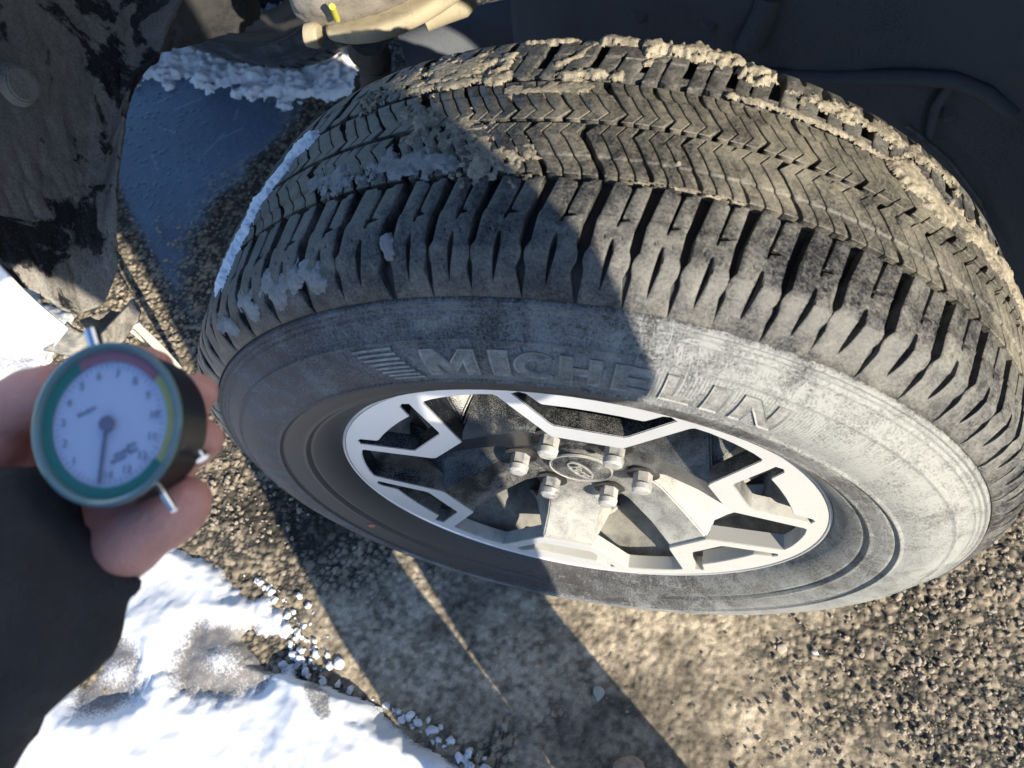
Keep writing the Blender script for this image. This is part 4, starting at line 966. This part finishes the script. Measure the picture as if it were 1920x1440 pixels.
# bracket under the corner
zb = -.03
br = [[at(82, 654, z=-.075), at(100, 640, z=-.05), at(126, 604, z=-.01)], [at(150, 668, z=-.09), at(150, 645, z=-.07), at(150, 622, z=-.04)], [at(195, 664, z=-.12), at(190, 645, z=-.09), at(186, 628, z=-.08)], [at(226, 640, z=-.13), at(214, 622, z=-.10), at(203, 612, z=-.09)], [at(250, 604, z=-.13), at(246, 590, z=-.11), at(240, 572, z=-.10)]]
sheet('bumper_bracket', br, M_BRACKET, .006, .008, 14, 31)
sheet('bracket_flange', [[at(236, 578, z=-.10), at(242, 565, z=-.10), at(252, 562, z=-.10)], [at(238, 600, z=-.12), at(250, 590, z=-.11), at(262, 584, z=-.10)], [at(240, 620, z=-.14), at(250, 612, z=-.13), at(258, 604, z=-.12)]], M_BRACKET, .006, .004, 8, 32)
sheet('inner_flap', [[at(150, 600, z=-.10), at(180, 590, z=-.10), at(205, 585, z=-.12)], [at(170, 625, z=-.12), at(190, 630, z=-.12), at(235, 590, z=-.13)]], M_MUDDY, .004, .006, 10, 33)
sheet('plastic_strap', [[at(248, 612, z=-.18), at(290, 655, z=-.28), at(336, 694, z=G+.02)], [at(262, 606, z=-.18), at(304, 646, z=-.28), at(342, 690, z=G+.02)]], M_STRAP, .003, .002, 10, 34)
sheet('plastic_strap', [[at(244, 622, z=-.2), at(268, 642, z=-.25)], [at(250, 618, z=-.2), at(272, 640, z=-.25)]], M_STRAP, .003, .0, 4, 35, smooth=False)

# ------------------------------------------------------------------ the gauge held in the hand (modelled in millimetres in a frame of its own)
LF = cam.matrix_world.copy()
def loc3(u, v, z): return Vector(((u-960)/1430.83*z, -(v-720)/1430.83*z, -z))       # hand frame, metres
GZ = .270
gc = loc3(203, 795, GZ)
gn = Vector((-.17, .13, .97)).normalized()      # dial looks up-left of the lens
gxx = (Vector((1, 0, 0))-gn*gn.x).normalized(); gr = Matrix((gxx, gn.cross(gxx), gn)).transposed().to_4x4()
GM = LF @ Matrix.Translation(gc) @ gr
gauge = empty('tyre_gauge'); gauge.matrix_world = GM
tag(gauge, 'round dial tyre gauge with green, red and yellow ring held in the left hand', 'gauge')
def disc_part(name, prof, mtl, n=64):
    bm = bmesh.new(); rings = []
    for z, r in prof: rings.append([bm.verts.new((r*math.cos(2*PI*i/n), r*math.sin(2*PI*i/n), z)) for i in range(n)] if r > 0 else [bm.verts.new((0, 0, z))])
    for A, B in zip(rings, rings[1:]):
        for i in range(n):
            j = (i+1) % n
            if len(A) == 1: bm.faces.new((A[0], B[j], B[i]))
            elif len(B) == 1: bm.faces.new((A[i], A[j], B[0]))
            else: bm.faces.new((A[i], A[j], B[j], B[i]))
    bmesh.ops.recalc_face_normals(bm, faces=bm.faces); return bm_obj(name, bm, mtl, gauge, .5)
disc_part('gauge_case', [(-.022, 0), (-.022, .0235), (-.019, .0265), (-.004, .0280), (-.001, .0290), (.0008, .0290), (.0012, .0278), (-.0012, .0270), (-.0012, 0)], M_CASE)
disc_part('bezel_ring', [(.0006, .0292), (.0022, .0290), (.0026, .0280), (.0016, .0266), (.0002, .0262)], M_RING)
disc_part('dial', [(-.0010, .0268), (-.0006, .0266), (-.0006, 0)], M_DIAL)
def arc_part(name, a0, a1, r0, r1, mtl, z=.0002):
    bm = bmesh.new(); n = 24; A = []; B = []
    for i in range(n+1):
        a_ = math.radians(a0+(a1-a0)*i/n); A.append((bm.verts.new((r0*math.cos(a_), r0*math.sin(a_), z)), bm.verts.new((r1*math.cos(a_), r1*math.sin(a_), z))))
    for p_, q_ in zip(A, A[1:]): bm.faces.new((p_[0], p_[1], q_[1], q_[0]))
    r = bmesh.ops.extrude_face_region(bm, geom=bm.faces[:]); bmesh.ops.translate(bm, vec=(0, 0, -.0003), verts=[g for g in r['geom'] if isinstance(g, bmesh.types.BMVert)])
    bmesh.ops.recalc_face_normals(bm, faces=bm.faces); return bm_obj(name, bm, mtl, gauge)
arc_part('green_band', 122, 328, .0224, .0264, M_GREEN); arc_part('red_band', 42, 122, .0224, .0264, M_RED); arc_part('yellow_band', -32, 42, .0230, .0264, M_YEL)
for i in range(15):
    a_ = math.radians(250-i*24.0); me = text_mesh(str(i), .0040, .0001)
    for v in me.vertices: v.co += Vector((.0180*math.cos(a_), .0180*math.sin(a_)-.0014, .0001))
    if i: new_obj('dial_number', me, M_INK, gauge)
bm = bmesh.new()
for i in range(60):
    a_ = 2*PI*i/60; box_bm(.0016 if i % 4 else .0024, .0002, .0001, Matrix.Rotation(a_, 4, 'Z') @ Matrix.Translation((.0206, 0, -.0002)), bm)
bm_obj('dial_ticks', bm, M_INK, gauge)
bm = bmesh.new(); box_bm(.0012, .024, .0006, Matrix.Rotation(math.radians(-4), 4, 'Z') @ Matrix.Translation((0, -.009, .0008)), bm); bm_obj('needle', bm, M_NEEDLE, gauge)
bm = bmesh.new()
for a_, b_, l_ in ((.0065, -.0098, .0065), (.0060, -.0120, .0075), (.0105, -.0070, .0050), (.0110, -.0092, .0040), (-.0080, .0050, .0090)):
    for k_ in range(int(l_/.0013)): box_bm(.0009, .0011 if k_ % 3 else .0015, .0001, Matrix.Translation((a_, b_, -.0002)) @ Matrix.Rotation(math.radians(24), 4, 'Z') @ Matrix.Translation((-l_/2+k_*.0013, 0, 0)), bm)
bm_obj('dial_print', bm, M_INK, gauge)
disc_part('needle_hub', [(.0004, .0028), (.0016, .0026), (.0018, 0)], M_NEEDLE, 24)
disc_part('gauge_glass', [(.0017, .0266), (.0024, .020), (.0027, 0)], M_GLASS, 48)
for a_, nme in ((-52, 'probe_pin'), (112, 'release_pin')):
    q_ = math.radians(a_); d_ = Vector((math.cos(q_), math.sin(q_), 0)); bm = tube_bm([d_*.026-Vector((0, 0, .006)), d_*.0385-Vector((0, 0, .006))], .0016 if a_ < 0 else .0028, 12)
    bm_obj(nme, bm, M_STEEL, gauge, .8, .0004)
bm = tube_bm([Vector((.027, -.010, -.014)), Vector((.0285, -.012, -.014))], .0025, 12); bm_obj('set_screw', bm, M_STEEL, gauge, .8)

# ------------------------------------------------------------------ the person: left hand in front of the lens, the rest stands behind it
def blob_mesh(name, chains, voxel, smooth_it=6):
    """union of tapered capsules -> one continuous remeshed surface. chains: lists of (point, radius)"""
    bm = bmesh.new()
    for ch in chains:
        ch = [(Vector(p_), r) for p_, r in ch]
        for (p_, r) in ch: bmesh.ops.create_icosphere(bm, subdivisions=3, radius=r, matrix=Matrix.Translation(p_))
        for (p_, r), (q_, s_) in zip(ch, ch[1:]):
            d_ = q_-p_; L = d_.length
            if L < 1e-5: continue
            bmesh.ops.create_cone(bm, cap_ends=True, segments=28, radius1=r, radius2=s_, depth=L, matrix=Matrix.Translation((p_+q_)/2) @ d_.to_track_quat('Z', 'Y').to_matrix().to_4x4())
    me = D.meshes.new('tmp'); bm.to_mesh(me); bm.free(); o = D.objects.new('tmp', me); C.objects.link(o)
    md = o.modifiers.new('r', 'REMESH'); md.mode = 'VOXEL'; md.voxel_size = voxel
    ms = o.modifiers.new('s', 'SMOOTH'); ms.factor = .6; ms.iterations = smooth_it
    dg = bpy.context.evaluated_depsgraph_get(); dg.update(); out = D.meshes.new_from_object(o.evaluated_get(dg)); out.name = name
    D.objects.remove(o); out.polygons.foreach_set('use_smooth', [True]*len(out.polygons)); return out
HW = lambda u, v, z: LF @ loc3(u, v, z)
wrist = HW(20, 1060, .300); palm = HW(150, 900, .318); elbow = Vector((.36, .50, .45)); shoulderL = Vector((-.03, .60, .88))
P_ = {'hip': Vector((-.270, .63, .50)), 'waist': Vector((-.245, .63, .70)), 'chest': Vector((-.235, .62, .92)), 'neck': Vector((-.19, .56, 1.10)), 'head': Vector((-.16, .52, 1.22))}
FING = [  # (pixel u, v, distance, radius m)
    [(20, 960, .312, .012), (60, 850, .318, .0105), (110, 745, .315, .0100), (170, 700, .308, .0092), (235, 682, .305, .0085), (290, 690, .306, .0078)],      # index over the top
    [(110, 940, .318, .012), (220, 850, .322, .0105), (300, 780, .318, .0095), (355, 745, .308, .0088), (372, 735, .300, .0078)],                           # middle
    [(130, 970, .318, .012), (240, 900, .320, .0105), (320, 855, .316, .0095), (372, 835, .308, .0085), (386, 822, .300, .0074)],                           # ring
    [(95, 1000, .312, .014), (165, 1030, .303, .0130), (215, 1042, .297, .0128), (250, 1018, .293, .0122), (272, 998, .2895, .0112), (318, 968, .288, .0116), (340, 950, .287, .0108), (352, 938, .286, .0092)],
    [(100, 985, .314, .014), (190, 968, .312, .0110), (250, 938, .311, .0092), (300, 905, .311, .0094), (328, 884, .310, .0080)],  # little finger and heel below
    [(-60, 1000, .300, .016), (-50, 880, .302, .0145), (0, 790, .302, .0128), (55, 745, .300, .0115), (95, 730, .298, .0100)]]                                # thumb
chains = [[(HW(u, v, z), r) for u, v, z, r in f] for f in FING]
chains += [[(wrist, .024), (HW(70, 1000, .315), .024), (HW(110, 960, .318), .020)], [(wrist, .024), (HW(20, 980, .310), .022)], [(HW(190, 990, .309), .010), (HW(250, 950, .312), .009), (HW(310, 905, .312), .008)]]
hand = chains
body_ch = [[(P_['hip'], .100), (P_['waist'], .10), (P_['chest'], .115), (P_['neck'], .055), (P_['head'], .085)], [(P_['head'], .085), (P_['head']+Vector((0, -.03, -.05)), .06)],
           [(P_['head']+Vector((0, -.085, -.01)), .012), (P_['head']+Vector((0, -.095, -.03)), .014)],
           [(P_['head']+Vector((.085, .01, -.01)), .018), (P_['head']+Vector((.085, .01, -.03)), .014)], [(P_['head']+Vector((-.085, .01, -.01)), .018), (P_['head']+Vector((-.085, .01, -.03)), .014)],
           [(P_['chest']+Vector((0, 0, .06)), .09), (shoulderL, .058), (elbow, .040), (wrist, .026)]]
shR = Vector((-.435, .62, .92)); elR = Vector((-.445, .585, .64)); wrR = Vector((-.22, .51, .79)); paR = Vector((-.13, .47, .83))
body_ch += [[(P_['chest']+Vector((0, 0, .06)), .09), (shR, .058), (elR, .040), (wrR, .026), (paR, .026)]]
for k in range(4): body_ch.append([(paR+Vector((0, 0, -.02+.017*k)), .011), (paR+Vector((.05, -.01, -.02+.017*k)), .0095), (paR+Vector((.075, .012, -.018+.016*k)), .008)])
body_ch.append([(paR+Vector((0, .01, .02)), .013), (paR+Vector((.03, -.005, .05)), .011), (paR+Vector((.05, .0, .055)), .009)])
kneeR = Vector((-.365, .585, .08)); ankR = Vector((-.345, .560, G+.09)); kneeL = Vector((-.150, .585, .08)); ankL = Vector((-.128, .560, G+.09))
for hp, kn, an in ((P_['hip']+Vector((-.115, 0, -.04)), kneeR, ankR), (P_['hip']+Vector((.020, 0, -.04)), kneeL, ankL)):
    body_ch.append([(hp, .074), (kn, .056), (kn+(an-kn)*.35+Vector((0, .02, 0)), .056), (an, .040), (an+Vector((0, -.03, -.045)), .036), (an+Vector((0, -.15, -.055)), .030)])
person_me = blob_mesh('person', body_ch+hand, .0024, 2)
person = tag(new_obj('person', person_me, M_SKIN), 'person in a dark jacket holding a round gauge over the snow with the left hand', 'person')
print('person tris', len(person_me.polygons)*2)
def cloth(name, ch, mtl, voxel=.006, it=6, wrinkle=0):
    me = blob_mesh(name, ch, voxel, it); o = new_obj(name, me, mtl, person)
    if wrinkle:
        co = np.zeros(len(me.vertices)*3, np.float32); me.vertices.foreach_get('co', co); co = co.reshape(-1, 3)
        no = np.zeros(len(me.vertices)*3, np.float32); me.vertices.foreach_get('normal', no); no = no.reshape(-1, 3)
        ax = (elbow-wrist).normalized(); t_ = co @ np.array(ax); v_ = co @ np.array(ax.cross(Vector((0, 0, 1))).normalized())
        f = fbm(t_*34+v_*14, v_*16, 4, 9)-.5; g = fbm(t_*90, v_*70, 3, 4)-.5
        co = co+no*(f*wrinkle*1.1+g*wrinkle*.5)[:, None]; me.vertices.foreach_set('co', co.astype(np.float32).ravel()); me.update()
    return o
cuff = HW(118, 1030, .296); sl1 = HW(15, 1120, .286); sl2 = HW(-60, 1180, .275)
cloth('jacket_sleeve', [[(HW(112, 1065, .290), .0130), (sl1, .034), (sl2, .043), (HW(-220, 1300, .27), .05), (elbow+Vector((0, 0, 0)), .058), (shoulderL, .075)], [(HW(45, 975, .292), .0180), (HW(0, 1010, .288), .026), (sl2, .040)], [(HW(252, 1100, .290), .0035), (HW(205, 1100, .292), .0090), (HW(110, 1150, .285), .024), (sl2, .036)]], M_JACKET, .0042, 3, .010)
cloth('cuff', [[(HW(38, 948, .286), .0050), (HW(70, 978, .284), .0062), (HW(112, 1022, .283), .0065), (HW(160, 1072, .285), .0062), (HW(215, 1098, .288), .0050)]], M_JACKET, .0022, 2)
cloth('jacket', [[(P_['hip']+Vector((-.01, 0, .02)), .102), (P_['waist'], .140), (P_['chest'], .150), (P_['chest']+Vector((0, 0, .08)), .12), (P_['neck']-Vector((0, 0, .03)), .07)],
                 [(P_['chest']+Vector((0, 0, .06)), .11), (shR, .082), (elR, .062), (wrR, .045)], [(P_['chest']+Vector((0, 0, .06)), .11), (shoulderL, .080)]], M_JACKET, .012, 4, .02)
cloth('trousers', [[(hp, .078), (kn, .068), (kn+(an-kn)*.4+Vector((0, .02, 0)), .067), (an+Vector((.003 if an.x < -.2 else -.003, 0, .05)), .0675)] for hp, kn, an in ((P_['hip']+Vector((-.115, 0, -.04)), kneeR, ankR), (P_['hip']+Vector((.020, 0, -.04)), kneeL, ankL))], M_TROUSER, .012, 4, .012)
for an in (ankR, ankL): cloth('boot', [[(an+Vector((0, .005, .04)), .055), (an+Vector((0, 0, -.04)), .048), (an+Vector((0, -.06, -.052)), .040), (an+Vector((0, -.135, -.055)), .036)]], M_BOOTL, .008, 3)
cloth('hair', [[(P_['head']+Vector((0, .02, .03)), .092)]], M_HAIR, .01, 2, .01)
